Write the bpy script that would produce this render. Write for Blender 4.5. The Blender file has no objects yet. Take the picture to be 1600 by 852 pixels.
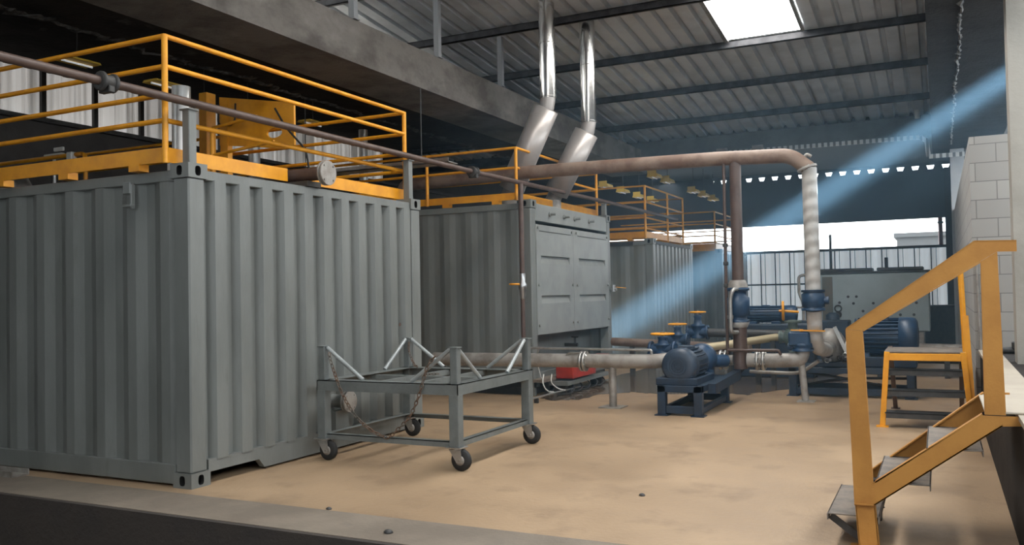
import bpy, bmesh, math, random
from mathutils import Vector, Matrix
random.seed(7)
PI = math.pi
sc = bpy.context.scene
col = sc.collection

# ---------------------------------------------------------------- camera
cd = bpy.data.cameras.new('camera'); cam = bpy.data.objects.new('camera', cd); col.objects.link(cam)
CP = (5.3194, -5.0438, 1.4917); YAW, PITCH, ROLL = -0.45642, 0.02471, -0.01929
fw = Vector((math.sin(YAW)*math.cos(PITCH), math.cos(YAW)*math.cos(PITCH), math.sin(PITCH)))
rt0 = Vector((math.cos(YAW), -math.sin(YAW), 0)); up0 = rt0.cross(fw)
rt = rt0*math.cos(ROLL) + up0*math.sin(ROLL); up = -rt0*math.sin(ROLL) + up0*math.cos(ROLL)
M = Matrix((rt, up, -fw)).transposed().to_4x4(); M.translation = Vector(CP)
cam.matrix_world = M
cd.sensor_width = 36; cd.sensor_fit = 'HORIZONTAL'; cd.lens = 1357.877/1600*36; cd.clip_end = 300
sc.camera = cam
# ---------------------------------------------------------------- world, lights, exposure
w = bpy.data.worlds.new('world'); sc.world = w; w.use_nodes = True
bg = w.node_tree.nodes['Background']; bg.inputs[0].default_value = (0.88, 0.95, 1, 1); bg.inputs[1].default_value = 6.0
vs = sc.view_settings; vs.view_transform = 'Standard'; vs.look = 'None'; vs.exposure = 0.0; vs.gamma = 1; vs.use_curve_mapping = False
SKYLIGHT = 14.0
HAZE = 0.0075
cy = sc.cycles
cy.use_denoising = True; cy.max_bounces = 8; cy.diffuse_bounces = 4; cy.glossy_bounces = 4; cy.volume_bounces = 1
cy.transmission_bounces = 4; cy.caustics_reflective = False; cy.caustics_refractive = False; cy.sample_clamp_indirect = 6
def sunshaft(src, aim, deg, watt, blend):
    l = bpy.data.lights.new('sun_shaft', 'SPOT'); o = bpy.data.objects.new('sun_shaft', l); col.objects.link(o)
    o.location = src; o.rotation_euler = (Vector(aim)-Vector(src)).to_track_quat('-Z', 'Y').to_euler()
    l.energy = watt; l.spot_size = math.radians(deg); l.spot_blend = blend; l.shadow_soft_size = 0.05; l.color = (0.72, 0.9, 1.0)
sunshaft((9.5, 2.51, 5.27), (-0.095, 10.6, 0.867), 3.5, 700000, 0.9)
sunshaft((9.5, 2.51, 5.27), (-0.4, 10.95, 0.25), 1.5, 180000, 1.0)

# ---------------------------------------------------------------- materials
def mat(name, c, rough=0.6, metal=0.0, c2=None, scale=3.0, bump=0.0, bscale=40.0, lo=0.42, hi=0.62, stretch=(1, 1, 1), c3=None, s3=9.0, lo3=0.6, hi3=0.72, rvar=0.0, spec=0.5):
    m = bpy.data.materials.new(name); m.use_nodes = True
    nt = m.node_tree; N = nt.nodes; L = nt.links; b = N['Principled BSDF']
    b.inputs['Base Color'].default_value = (*c, 1); b.inputs['Roughness'].default_value = rough; b.inputs['Metallic'].default_value = metal
    b.inputs['Specular IOR Level'].default_value = spec
    tc = N.new('ShaderNodeTexCoord'); mp = N.new('ShaderNodeMapping'); mp.inputs['Scale'].default_value = stretch
    L.new(tc.outputs['Object'], mp.inputs['Vector'])
    def noise(s, d=6):
        n = N.new('ShaderNodeTexNoise'); n.inputs['Scale'].default_value = s; n.inputs['Detail'].default_value = d; n.inputs['Roughness'].default_value = 0.62
        L.new(mp.outputs[0], n.inputs['Vector']); return n
    def ramp(n, a, z):
        r = N.new('ShaderNodeMapRange'); r.inputs['From Min'].default_value = a; r.inputs['From Max'].default_value = z
        L.new(n.outputs['Fac'], r.inputs['Value']); return r
    cur = None
    if c2:
        n = noise(scale); r = ramp(n, lo, hi)
        x = N.new('ShaderNodeMix'); x.data_type = 'RGBA'; x.inputs['A'].default_value = (*c, 1); x.inputs['B'].default_value = (*c2, 1)
        L.new(r.outputs[0], x.inputs['Factor']); cur = x.outputs['Result']
        if rvar:
            rr = N.new('ShaderNodeMapRange'); rr.inputs['To Min'].default_value = rough; rr.inputs['To Max'].default_value = rough+rvar
            L.new(r.outputs[0], rr.inputs['Value']); L.new(rr.outputs[0], b.inputs['Roughness'])
    if c3:
        n = noise(s3); r = ramp(n, lo3, hi3)
        x = N.new('ShaderNodeMix'); x.data_type = 'RGBA'; x.inputs['A'].default_value = (*c, 1); x.inputs['B'].default_value = (*c3, 1)
        if cur: L.new(cur, x.inputs['A'])
        L.new(r.outputs[0], x.inputs['Factor']); cur = x.outputs['Result']
    if cur: L.new(cur, b.inputs['Base Color'])
    if bump:
        n = noise(bscale, 8); bp_ = N.new('ShaderNodeBump'); bp_.inputs['Strength'].default_value = bump; bp_.inputs['Distance'].default_value = 0.02
        L.new(n.outputs['Fac'], bp_.inputs['Height']); L.new(bp_.outputs[0], b.inputs['Normal'])
    return m
def emis(name, c, s):
    m = bpy.data.materials.new(name); m.use_nodes = True; b = m.node_tree.nodes['Principled BSDF']
    b.inputs['Base Color'].default_value = (*c, 1); b.inputs['Emission Color'].default_value = (*c, 1); b.inputs['Emission Strength'].default_value = s
    return m
GREY = mat('grey_paint', (0.186, 0.195, 0.186), 0.40, 0, (0.152, 0.160, 0.151), 2.2, 0.12, 30, stretch=(1, 1, .25), c3=(0.115, 0.117, 0.105), s3=5, lo3=.62, hi3=.8)
GREYD = mat('grey_paint_door', (0.265, 0.278, 0.266), 0.34, 0, (0.22, 0.23, 0.222), 2.0, 0.1, 4)
GREYT = mat('trolley_paint', (0.155, 0.170, 0.166), 0.4, 0, (0.125, 0.137, 0.134), 6, 0.1, 60)
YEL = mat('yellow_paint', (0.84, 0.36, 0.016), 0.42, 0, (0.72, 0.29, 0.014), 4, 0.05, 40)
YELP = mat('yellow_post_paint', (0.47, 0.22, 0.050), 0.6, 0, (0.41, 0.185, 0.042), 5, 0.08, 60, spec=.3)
BROWN = mat('brown_pipe', (0.105, 0.066, 0.052), 0.45, 0, (0.075, 0.045, 0.036), 5, 0.1, 50)
RUST = mat('dusty_pipe', (0.26, 0.185, 0.14), 0.6, 0, (0.16, 0.095, 0.065), 3, 0.15, 30, stretch=(1, 1, 1))
GALV = mat('galvanised', (0.50, 0.49, 0.47), 0.38, 0.85, (0.40, 0.39, 0.37), 8, 0.04, 30)
GALVP = mat('galvanised_pipe', (0.36, 0.335, 0.305), 0.5, 0.25, (0.22, 0.195, 0.17), 5, 0.15, 40)
CHROME = mat('shiny_duct', (0.80, 0.79, 0.77), 0.2, 1.0, (0.70, 0.69, 0.67), 3, 0.05, 6)
SLEEVE = mat('duct_sleeve', (0.50, 0.46, 0.435), 0.36, 0.45, (0.42, 0.385, 0.36), 2, 0.06, 5)
BLUE = mat('blue_paint', (0.016, 0.052, 0.115), 0.4, 0, (0.016, 0.042, 0.085), 8, 0.1, 50)
BLUED = mat('dark_blue_paint', (0.012, 0.030, 0.058), 0.5, 0, (0.014, 0.024, 0.04), 8, 0.1, 50)
BLUEM = mat('motor_paint', (0.030, 0.050, 0.082), 0.42, 0, (0.022, 0.037, 0.06), 8, 0.1, 50)
BLACK = mat('black_rubber', (0.018, 0.018, 0.018), 0.7)
DARK = mat('dark_steel', (0.035, 0.034, 0.033), 0.55, 0, (0.05, 0.047, 0.044), 12, 0.1, 60)
STEEL = mat('bare_steel', (0.46, 0.46, 0.46), 0.3, 0.9)
CHAIN = mat('chain_steel', (0.13, 0.115, 0.095), 0.5, 0.4, (0.17, 0.095, 0.06), 6, 0.1, 60)
RED = mat('red_paint', (0.42, 0.035, 0.022), 0.4, 0, (0.3, 0.025, 0.018), 5)
WHITE = mat('white_plastic', (0.75, 0.74, 0.7), 0.4)
TREAD = mat('tread_plate', (0.20, 0.162, 0.128), 0.75, 0, (0.125, 0.105, 0.09), 9, 0.4, 120)
CONC = mat('beam_concrete', (0.155, 0.142, 0.128), 0.9, 0, (0.085, 0.076, 0.068), 1.6, 0.6, 14, c3=(0.23, 0.215, 0.195), s3=1.1, lo3=.55, hi3=.75, stretch=(1, 1, 1.6))
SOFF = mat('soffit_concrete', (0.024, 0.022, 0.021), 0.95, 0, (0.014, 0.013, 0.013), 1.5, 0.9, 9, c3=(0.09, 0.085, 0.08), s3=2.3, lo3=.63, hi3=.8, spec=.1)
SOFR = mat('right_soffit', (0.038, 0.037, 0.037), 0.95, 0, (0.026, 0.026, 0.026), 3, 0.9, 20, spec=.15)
SPALL = mat('spalled_mortar', (0.19, 0.19, 0.185), 0.95, 0, (0.06, 0.06, 0.06), 9, 0.9, 30)
WALLD = mat('dark_wall', (0.060, 0.055, 0.052), 0.9, 0, (0.042, 0.038, 0.036), 1.2, 0.4, 12)
ROOF = mat('roof_sheet', (0.72, 0.75, 0.78), 0.5, 0.1, (0.58, 0.60, 0.62), 1.3, 0.1, 6)
PURL = mat('purlin_steel', (0.028, 0.028, 0.032), 0.6, 0.2, (0.06, 0.06, 0.065), 5)
REARW = mat('rear_cladding', (0.05, 0.055, 0.062), 0.7, 0.1)
FLOOR = mat('floor_concrete', (0.415, 0.290, 0.180), 0.58, 0, (0.315, 0.215, 0.132), 0.8, 0.22, 26, lo=.34, hi=.62, c3=(0.19, 0.127, 0.082), s3=1.8, lo3=.52, hi3=.84, rvar=-.15, spec=.35)
CURB = mat('curb_concrete', (0.22, 0.182, 0.142), 0.8, 0, (0.165, 0.134, 0.104), 1.3, 0.25, 30, c3=(0.16, 0.13, 0.105), s3=3.0, lo3=.6, hi3=.7)
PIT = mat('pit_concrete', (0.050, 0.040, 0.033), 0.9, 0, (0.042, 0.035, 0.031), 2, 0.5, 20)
LEDGE = mat('ledge_concrete', (0.38, 0.325, 0.255), 0.8, 0, (0.33, 0.28, 0.22), 2, 0.2, 30)
PLAST = mat('pillar_plaster', (0.34, 0.315, 0.275), 0.85, 0, (0.28, 0.26, 0.225), 1.6, 0.3, 12)
COLG = mat('column_plaster', (0.36, 0.37, 0.38), 0.85, 0, (0.3, 0.31, 0.32), 1.6, 0.3, 12)
TANK = mat('tank_paint', (0.36, 0.43, 0.445), 0.5, 0, (0.31, 0.37, 0.38), 1.5, 0.1, 20)
TANKR = mat('sludge_coat', (0.11, 0.12, 0.105), 0.6, 0, (0.16, 0.115, 0.08), 2.5, 0.2, 20, stretch=(.4, 1, 1))
VALVEG = mat('green_grey_cast', (0.13, 0.175, 0.155), 0.5, 0, (0.1, 0.13, 0.12), 9)
PALEY = mat('faded_yellow_pipe', (0.62, 0.52, 0.33), 0.3, 0.3)
LAMPY = mat('lamp_yellow', (0.80, 0.52, 0.07), 0.5)
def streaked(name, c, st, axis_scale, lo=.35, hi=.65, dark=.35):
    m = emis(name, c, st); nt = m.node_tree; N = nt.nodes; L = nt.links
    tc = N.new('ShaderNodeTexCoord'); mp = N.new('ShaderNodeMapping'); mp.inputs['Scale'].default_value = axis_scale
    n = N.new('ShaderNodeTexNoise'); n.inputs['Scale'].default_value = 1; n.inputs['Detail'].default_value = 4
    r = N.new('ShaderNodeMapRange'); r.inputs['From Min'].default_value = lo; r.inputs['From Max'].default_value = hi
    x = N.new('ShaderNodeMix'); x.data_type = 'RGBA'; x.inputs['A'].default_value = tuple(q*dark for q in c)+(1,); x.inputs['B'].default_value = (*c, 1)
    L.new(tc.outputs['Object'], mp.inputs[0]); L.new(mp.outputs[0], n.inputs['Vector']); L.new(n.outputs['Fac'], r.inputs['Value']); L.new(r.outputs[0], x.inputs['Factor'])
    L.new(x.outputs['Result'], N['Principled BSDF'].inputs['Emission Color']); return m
SKY = emis('skylight_sheet', (1.0, 0.985, 0.95), SKYLIGHT)
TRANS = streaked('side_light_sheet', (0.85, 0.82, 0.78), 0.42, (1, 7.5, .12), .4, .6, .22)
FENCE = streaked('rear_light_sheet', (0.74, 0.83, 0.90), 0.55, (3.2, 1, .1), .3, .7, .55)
TUBE = emis('lamp_tube', (0.95, 0.97, 1.0), 0.15)
PALED = mat('pale_duct', (0.90, 0.88, 0.85), 0.28, 0.5, (0.80, 0.78, 0.75), 3, 0.05, 6)
WATER = mat('puddle_water', (0.11, 0.085, 0.065), 0.06, 0, (0.16, 0.12, 0.09), 0.8, 0.03, 8)
# side and rear light sheets: rib shading painted as streaks in the emission colour
def blockmat():
    m = bpy.data.materials.new('block_masonry'); m.use_nodes = True; nt = m.node_tree; N = nt.nodes; L = nt.links; b = N['Principled BSDF']
    tc = N.new('ShaderNodeTexCoord'); sp = N.new('ShaderNodeSeparateXYZ'); cb = N.new('ShaderNodeCombineXYZ'); ad = N.new('ShaderNodeMath')
    L.new(tc.outputs['Object'], sp.inputs[0]); L.new(sp.outputs[0], ad.inputs[0]); L.new(sp.outputs[1], ad.inputs[1]); L.new(ad.outputs[0], cb.inputs[0]); L.new(sp.outputs[2], cb.inputs[1])
    br = N.new('ShaderNodeTexBrick'); L.new(cb.outputs[0], br.inputs['Vector'])
    br.inputs['Color1'].default_value = (0.36, 0.345, 0.32, 1); br.inputs['Color2'].default_value = (0.32, 0.305, 0.285, 1); br.inputs['Mortar'].default_value = (0.19, 0.18, 0.17, 1)
    br.inputs['Scale'].default_value = 1; br.inputs['Brick Width'].default_value = 0.40; br.inputs['Row Height'].default_value = 0.20; br.inputs['Mortar Size'].default_value = 0.005
    L.new(br.outputs['Color'], b.inputs['Base Color']); b.inputs['Roughness'].default_value = 0.85
    bu = N.new('ShaderNodeBump'); bu.inputs['Strength'].default_value = 0.5; bu.inputs['Distance'].default_value = 0.01; bu.invert = True
    L.new(br.outputs['Fac'], bu.inputs['Height']); L.new(bu.outputs[0], b.inputs['Normal'])
    return m
BLOCK = blockmat()
def wrapmat():
    m = mat('wrapped_insulation', (0.52, 0.50, 0.47), 0.6, 0.15, (0.42, 0.40, 0.37), 6, 0, 20); nt = m.node_tree; N = nt.nodes; L = nt.links
    tc = N.new('ShaderNodeTexCoord'); wv = N.new('ShaderNodeTexWave'); wv.bands_direction = 'Z'; wv.inputs['Scale'].default_value = 2.2; wv.inputs['Distortion'].default_value = 0.6
    mp = N.new('ShaderNodeMapping'); mp.inputs['Rotation'].default_value = (0.35, 0.3, 0)
    L.new(tc.outputs['Object'], mp.inputs[0]); L.new(mp.outputs[0], wv.inputs['Vector'])
    bu = N.new('ShaderNodeBump'); bu.inputs['Strength'].default_value = 0.6; bu.inputs['Distance'].default_value = 0.02
    L.new(wv.outputs['Fac'], bu.inputs['Height']); L.new(bu.outputs[0], N['Principled BSDF'].inputs['Normal'])
    return m
WRAP = wrapmat()

# ---------------------------------------------------------------- mesh helpers
V = Vector
class MB:
    """collects shapes in world coordinates; build() links them as one mesh object"""
    def __init__(s): s.v = []; s.f = []; s.sm = []; s.mi = []
    def add(s, vs, fs, smooth=False, mi=0):
        o = len(s.v); s.v += [V(p) for p in vs]
        for f in fs: s.f.append([i+o for i in f]); s.sm.append(smooth); s.mi.append(mi)
    def box(s, lo, hi, mi=0, T=None):
        x0, y0, z0 = lo; x1, y1, z1 = hi
        p = [V((x0, y0, z0)), V((x1, y0, z0)), V((x1, y1, z0)), V((x0, y1, z0)), V((x0, y0, z1)), V((x1, y0, z1)), V((x1, y1, z1)), V((x0, y1, z1))]
        if T: p = [T @ q for q in p]
        s.add(p, [(0, 3, 2, 1), (4, 5, 6, 7), (0, 1, 5, 4), (1, 2, 6, 5), (2, 3, 7, 6), (3, 0, 4, 7)], False, mi); return s
    def bbox(s, c, d, b=0.006, mi=0, T=None):
        """box with chamfered edges, centre c, size d"""
        c = V(c); h = V(d)/2; b = min(b, h.x*.45, h.y*.45, h.z*.45); pts = []
        for sx in (-1, 1):
            for sy in (-1, 1):
                for sz in (-1, 1):
                    q = V((sx*h.x, sy*h.y, sz*h.z))
                    for k in range(3):
                        r = V((sx*(h.x-b), sy*(h.y-b), sz*(h.z-b))); r[k] = q[k]; pts.append(c+r)
        bm = bmesh.new()
        for p in pts: bm.verts.new((T @ p) if T else p)
        r = bmesh.ops.convex_hull(bm, input=bm.verts)
        bm.verts.index_update(); s.add([v.co.copy() for v in bm.verts], [[v.index for v in f.verts] for f in bm.faces], False, mi); bm.free(); return s
    def bar(s, a, b, w_, h_, upv=(0, 0, 1), bev=0.0, mi=0):
        """rectangular bar from a to b, width w_ across, height h_ along upv"""
        a = V(a); b = V(b); d = b-a; L_ = d.length; d.normalize(); u = V(upv); x = d.cross(u)
        if x.length < 1e-5: x = d.cross(V((1, 0, 0)))
        x.normalize(); u = x.cross(d)
        T = Matrix((d, x, u)).transposed().to_4x4(); T.translation = a
        if bev: return s.bbox((L_/2, 0, 0), (L_, w_, h_), bev, mi, T)
        return s.box((0, -w_/2, -h_/2), (L_, w_/2, h_/2), mi, T)
    def tube(s, path, r, n=10, cap=True, mi=0, closed=False):
        path = [V(p) for p in path]; m = len(path); rs = r if isinstance(r, (list, tuple)) else [r]*m
        vs = []; u = None
        for i, p in enumerate(path):
            if closed: d = (path[(i+1) % m]-path[i-1])
            elif i == 0: d = path[1]-p
            elif i == m-1: d = p-path[i-1]
            else: d = (path[i+1]-p).normalized()+(p-path[i-1]).normalized()
            d.normalize()
            if u is None:
                u = d.cross(V((0, 0, 1)))
                if u.length < 1e-3: u = d.cross(V((1, 0, 0)))
            u = (u-d*u.dot(d)); u.normalize(); w_ = d.cross(u)
            for k in range(n):
                a = 2*PI*k/n; vs.append(p+(u*math.cos(a)+w_*math.sin(a))*rs[i])
        fs = []
        for i in range(m if closed else m-1):
            j = (i+1) % m
            for k in range(n): fs.append((i*n+k, i*n+(k+1) % n, j*n+(k+1) % n, j*n+k))
        s.add(vs, fs, True, mi)
        if cap and not closed:
            s.add(vs[:n], [list(range(n))[::-1]], False, mi); s.add(vs[-n:], [list(range(n))], False, mi)
        return s
    def cyl(s, a, b, r, n=16, r2=None, mi=0): return s.tube([a, b], [r, r if r2 is None else r2], n, True, mi)
    def lathe(s, o, ax, prof, n=20, mi=0, smooth=True):
        """prof = [(distance along ax, radius)...]"""
        o = V(o); d = V(ax).normalized(); u = d.cross(V((0, 0, 1)))
        if u.length < 1e-3: u = d.cross(V((1, 0, 0)))
        u.normalize(); w_ = d.cross(u); vs = []
        for (t, r) in prof:
            for k in range(n):
                a = 2*PI*k/n; vs.append(o+d*t+(u*math.cos(a)+w_*math.sin(a))*max(r, 1e-4))
        fs = [(i*n+k, i*n+(k+1) % n, (i+1)*n+(k+1) % n, (i+1)*n+k) for i in range(len(prof)-1) for k in range(n)]
        s.add(vs, fs, smooth, mi); s.add(vs[:n], [list(range(n))[::-1]], False, mi); s.add(vs[-n:], [list(range(n))], False, mi); return s
    def torus(s, c, ax, R, r, n=20, k=8, mi=0):
        c = V(c); d = V(ax).normalized(); u = d.cross(V((0, 0, 1)))
        if u.length < 1e-3: u = d.cross(V((1, 0, 0)))
        u.normalize(); w_ = d.cross(u)
        return s.tube([c+(u*math.cos(2*PI*i/n)+w_*math.sin(2*PI*i/n))*R for i in range(n)], r, k, False, mi, True)
    def prism(s, poly, d, mi=0):
        """extrude a planar polygon by vector d"""
        p = [V(q) for q in poly]; n = len(p); d = V(d)
        s.add(p+[q+d for q in p], [list(range(n))[::-1], [n+i for i in range(n)]]+[(i, (i+1) % n, n+(i+1) % n, n+i) for i in range(n)], False, mi); return s
    def build(s, name, m, parent=None):
        me = bpy.data.meshes.new(name); org = V((0, 0, 0))
        if parent is not None: org = V(parent.get('_o', (0, 0, 0))) if '_o' in parent else V((0, 0, 0))
        me.from_pydata([tuple(p-org) for p in s.v], [], s.f)
        for p, a, b in zip(me.polygons, s.sm, s.mi): p.use_smooth = a; p.material_index = b
        for x in (m if isinstance(m, (list, tuple)) else [m]): me.materials.append(x)
        bm = bmesh.new(); bm.from_mesh(me); bmesh.ops.recalc_face_normals(bm, faces=bm.faces); bm.to_mesh(me); bm.free()
        o = bpy.data.objects.new(name, me); col.objects.link(o)
        if parent is not None: o.parent = parent; o['_o'] = tuple(org)
        return o
def bend(path, r, n=6):
    """round the inner corners of a polyline with radius r"""
    P = [V(p) for p in path]; out = [P[0]]
    for i in range(1, len(P)-1):
        a = (P[i-1]-P[i]); b = (P[i+1]-P[i]); t = min(r, a.length*.49, b.length*.49); a.normalize(); b.normalize()
        p0 = P[i]+a*t; p2 = P[i]+b*t
        for k in range(n+1):
            q = k/n; out.append(p0*(1-q)**2+P[i]*2*q*(1-q)+p2*q*q)
    out.append(P[-1]); return out
def tag(o, label, cat, group=None, kind=None):
    if label: o['label'] = label
    if cat: o['category'] = cat
    if group: o['group'] = group
    if kind: o['kind'] = kind
    return o
def thing(name, loc, label, cat, group=None):
    o = bpy.data.objects.new(name, None); col.objects.link(o); o.location = loc; o['_o'] = tuple(loc); o.empty_display_size = 0.1
    return tag(o, label, cat, group)
def struct(name, mb, m): return tag(mb.build(name, m), None, None, None, 'structure')
def flange(mb, c, ax, r, t=0.025, n=8, bolt=True):
    mb.lathe(c, ax, [(0, r*.98), (0.002, r), (t, r), (t+.002, r*.98)], 20)
    if bolt:
        d = V(ax).normalized(); u = d.cross(V((0, 0, 1)))
        if u.length < 1e-3: u = d.cross(V((1, 0, 0)))
        u.normalize(); w_ = d.cross(u); c = V(c)
        for k in range(n):
            a = 2*PI*(k+.5)/n; p = c+(u*math.cos(a)+w_*math.sin(a))*r*.8
            mb.cyl(p-d*.012, p+d*(t+.012), r*.09, 6)

# ================================================================ SETTING
b = MB(); b.box((-7.6, -0.12, -0.9), (5.69, 24.5, 0)); struct('floor', b, FLOOR)
b = MB(); b.box((-7.6, -0.62, -0.9), (5.69, -0.12, 0.0)); struct('curb_strip', b, CURB)
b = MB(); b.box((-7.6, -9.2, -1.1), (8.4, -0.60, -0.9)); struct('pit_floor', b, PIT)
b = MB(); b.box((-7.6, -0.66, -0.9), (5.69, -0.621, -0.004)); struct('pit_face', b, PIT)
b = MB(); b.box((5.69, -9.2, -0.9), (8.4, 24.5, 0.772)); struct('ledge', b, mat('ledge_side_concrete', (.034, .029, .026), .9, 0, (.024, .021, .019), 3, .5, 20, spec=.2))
b = MB(); b.box((5.675, -0.3, 0.772), (5.862, 5.5, 0.80)); b.box((5.862, -0.3, 0.772), (8.2, 2.0, 0.80)); struct('ledge_cap', b, LEDGE)
b = MB(); b.box((5.65, 5.5, 0.0), (6.05, 15.3, 3.085)); struct('wall_right', b, BLOCK)
b = MB(); b.box((5.935, 4.0, 0.772), (6.4, 4.3, 4.35)); struct('pillar', b, PLAST)
b = MB(); b.box((5.6, 15.3, 0), (5.86, 15.6, 4.35)); struct('column_grey', b, COLG)
b = MB(); b.box((5.53, 22.85, 0), (5.72, 23.1, 4.9)); struct('column_dark', b, WALLD)
b = MB(); b.box((5.86, 15.6, 0), (6.05, 23.2, 5.2)); struct('wall_right_rear', b, WALLD)
b = MB(); b.box((5.86, 15.35, 0.772), (8.4, 15.55, 4.75)); struct('wall_right_cross', b, WALLD)
# right hand slab, its edge beam and the spalled joint between them
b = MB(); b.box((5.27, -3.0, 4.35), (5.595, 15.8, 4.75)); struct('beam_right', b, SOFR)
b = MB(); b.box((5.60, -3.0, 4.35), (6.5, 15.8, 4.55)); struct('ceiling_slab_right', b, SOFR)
def ragged(name, x, z, y0, y1, w_, m_):
    b = MB(); P = []; Q = []; y = y0; k = 0
    while y < y1:
        k = .55*k+random.gauss(0, w_*.35); ww = w_*(.35+abs(random.gauss(0, .45)))
        P.append((x+k-ww, y)); Q.append((x+k+ww, y)); y += random.uniform(.03, .09)
    vs = []
    for p, q in zip(P, Q):
        d = random.uniform(.008, .03); c = ((p[0]+q[0])/2)
        vs += [V((p[0], p[1], z)), V((c, p[1], z-d)), V((q[0], q[1], z))]
    fs = []
    for i in range(len(P)-1): fs += [(3*i, 3*i+3, 3*i+4, 3*i+1), (3*i+1, 3*i+4, 3*i+5, 3*i+2)]
    b.add(vs, fs, False); tag(b.build(name, m_), None, None, None, 'structure')
ragged('trim_1', 5.605, 4.352, 3.4, 14.6, .028, SPALL)
# left concrete beam, slab behind
b = MB(); b.box((-1.9, -9.2, 4.35), (-1.0, 15.4, 4.885)); struct('concrete_beam', b, CONC)
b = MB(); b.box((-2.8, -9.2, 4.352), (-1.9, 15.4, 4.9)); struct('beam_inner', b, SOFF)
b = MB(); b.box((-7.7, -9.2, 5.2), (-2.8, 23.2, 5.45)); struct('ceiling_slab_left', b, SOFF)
b = MB(); b.box((-7.7, -9.2, 5.45), (-2.8, 15.3, 5.47)); struct('slab_bounce_layer', b, mat('pale_bounce', (.5, .48, .45), .9))  # unseen pale layer added to bounce light up to the roof
ragged('trim_2', -2.72, 4.354, -1, 12, .10, mat('rough_concrete', (0.075, 0.07, 0.066), 0.95, 0, (0.02, 0.02, 0.02), 7, 0.9, 20, spec=.1))
b = MB(); b.box((-2.3, 14.95, 4.63), (5.27, 15.35, 5.06)); struct('beam_far', b, mat('far_beam_concrete', (0.12, 0.125, 0.125), 0.9, 0, (0.085, 0.09, 0.09), 1.6, 0.4, 14))
# left wall with a band of corrugated light sheet
b = MB(); b.box((-7.7, -9.2, -0.9), (-7.5, 23.2, 4.40)); struct('wall_left', b, WALLD)
b = MB(); b.box((-7.52, -9.2, 4.38), (-7.40, 23.2, 4.45)); struct('trim_3', b, DARK)
def corrug(mb, o, u, nrm, h, L_, pitch, depth, flats=(.26, .24, .26, .24), up_=(0, 0, 1), mi=0):
    """trapezoid sheet: runs L_ along u, height h along up_, ribs stand out along nrm"""
    o = V(o); u = V(u); nrm = V(nrm); U = V(up_); xs = []; t = 0; n = max(1, round(L_/pitch)); pitch = L_/n
    for i in range(n):
        a = i*pitch; f = flats
        xs += [(a, 0), (a+f[0]*pitch, 0), (a+(f[0]+f[1])*pitch, depth), (a+(f[0]+f[1]+f[2])*pitch, depth)]
    xs.append((L_, 0)); vs = []
    for (a, d) in xs: vs += [o+u*a+nrm*d, o+u*a+nrm*d+U*h]
    mb.add(vs, [(2*i, 2*i+2, 2*i+3, 2*i+1) for i in range(len(xs)-1)], False, mi)
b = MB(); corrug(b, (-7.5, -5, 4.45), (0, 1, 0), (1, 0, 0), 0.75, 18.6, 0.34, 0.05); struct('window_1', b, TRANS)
b = MB(); b.box((-7.7, 13.6, 4.40), (-7.5, 23.2, 5.2)); struct('wall_left_rear', b, WALLD)
b = MB()
for y in (4.05, 5.0, 5.95, 6.9, 7.85, 8.8): b.box((-7.44, y-.04, 4.45), (-7.38, y+.04, 5.2))
struct('trim_4', b, DARK)
# back wall behind the photographer with an unseen opening shaped to light the stairs
b = MB(); b.box((-7.7, -9.4, -1), (2.0, -9.2, 7.6)); b.box((2.0, -9.4, -1), (6.2, -9.2, 1.6)); b.box((2.0, -9.4, 4.2), (6.2, -9.2, 7.6)); b.box((6.2, -9.4, -1), (8.4, -9.2, 6.6)); struct('wall_back', b, WALLD)
b = MB(); b.box((8.2, -9.2, 0.77), (8.4, 24.5, 3.3)); struct('wall_right_outer', b, COLG)
# roof: ribbed sheet falling to the rear, purlins, hangers
def rz(y): return 5.73-0.1025*(y-7.6)
b = MB(); up_dir = V((0, 24.4, rz(15.3)-rz(-9.1))); corrug(b, (-7.7, -9.1, rz(-9.1)+.165), (1, 0, 0), (0, 0, 1), 1, 13.5, 0.285, 0.085, (.66, .07, .20, .07), up_dir)
struct('ceiling', b, ROOF)
b = MB(); b.box((-2.4, 15.3, 5.10), (6.05, 23.4, 5.2)); b.box((-2.9, 15.2, 5.2), (6.5, 15.4, 5.5)); struct('ceiling_rear', b, REARW)
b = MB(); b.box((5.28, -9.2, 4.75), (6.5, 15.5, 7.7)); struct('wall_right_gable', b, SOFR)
for i in range(-7, 5):
    y = 7.6+2*i; z = rz(y); b = MB()
    for (x0, z0, x1, z1) in ((0, .04, .012, .16), (0, .148, .065, .16), (0, .04, .065, .052)):
        b.box((-7.7, y+x0-.03, z+z0-.03), (5.27, y+x1-.03, z+z1-.03))
    struct('roof_purlin', b, PURL)
    b = MB(); b.box((-1.07, y-.03, 4.886), (-0.99, y+.05, z-.02)); b.box((-1.09, y-.05, 4.886), (-0.97, y+.07, 4.896)); struct('roof_post', b, mat('roof_post_paint', (0.25, 0.26, 0.27), .5) if i == -7 else bpy.data.materials['roof_post_paint'])
SPX = (2.28, 3.44)
for k, (y0, y1, SX) in enumerate(((4.9, 9.52, 0), (-1.6, 4.3, 0), (-8, -4, 0), (1.0, 5.4, -7.4), (7.8, 12.5, -7.4))):  # first in view, others unseen; left pair added to light the roof underside
    SPX = (2.28+SX, 3.44+SX)
    def slab(x0, x1, lo, hi):
        return [(x0, y0, rz(y0)+lo), (x1, y0, rz(y0)+lo), (x1, y1, rz(y1)+lo), (x0, y1, rz(y1)+lo)]
    b = MB(); b.prism(slab(SPX[0], SPX[1], .135, 0), (0, 0, .02)); struct('window_%d' % (k+2), b, SKY)
    b = MB(); b.prism(slab(SPX[0]-.07, SPX[0], .09, 0), (0, 0, .06)); b.prism(slab(SPX[1], SPX[1]+.05, .09, 0), (0, 0, .06)); struct('trim_%d' % (k+10), b, GALV)
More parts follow.
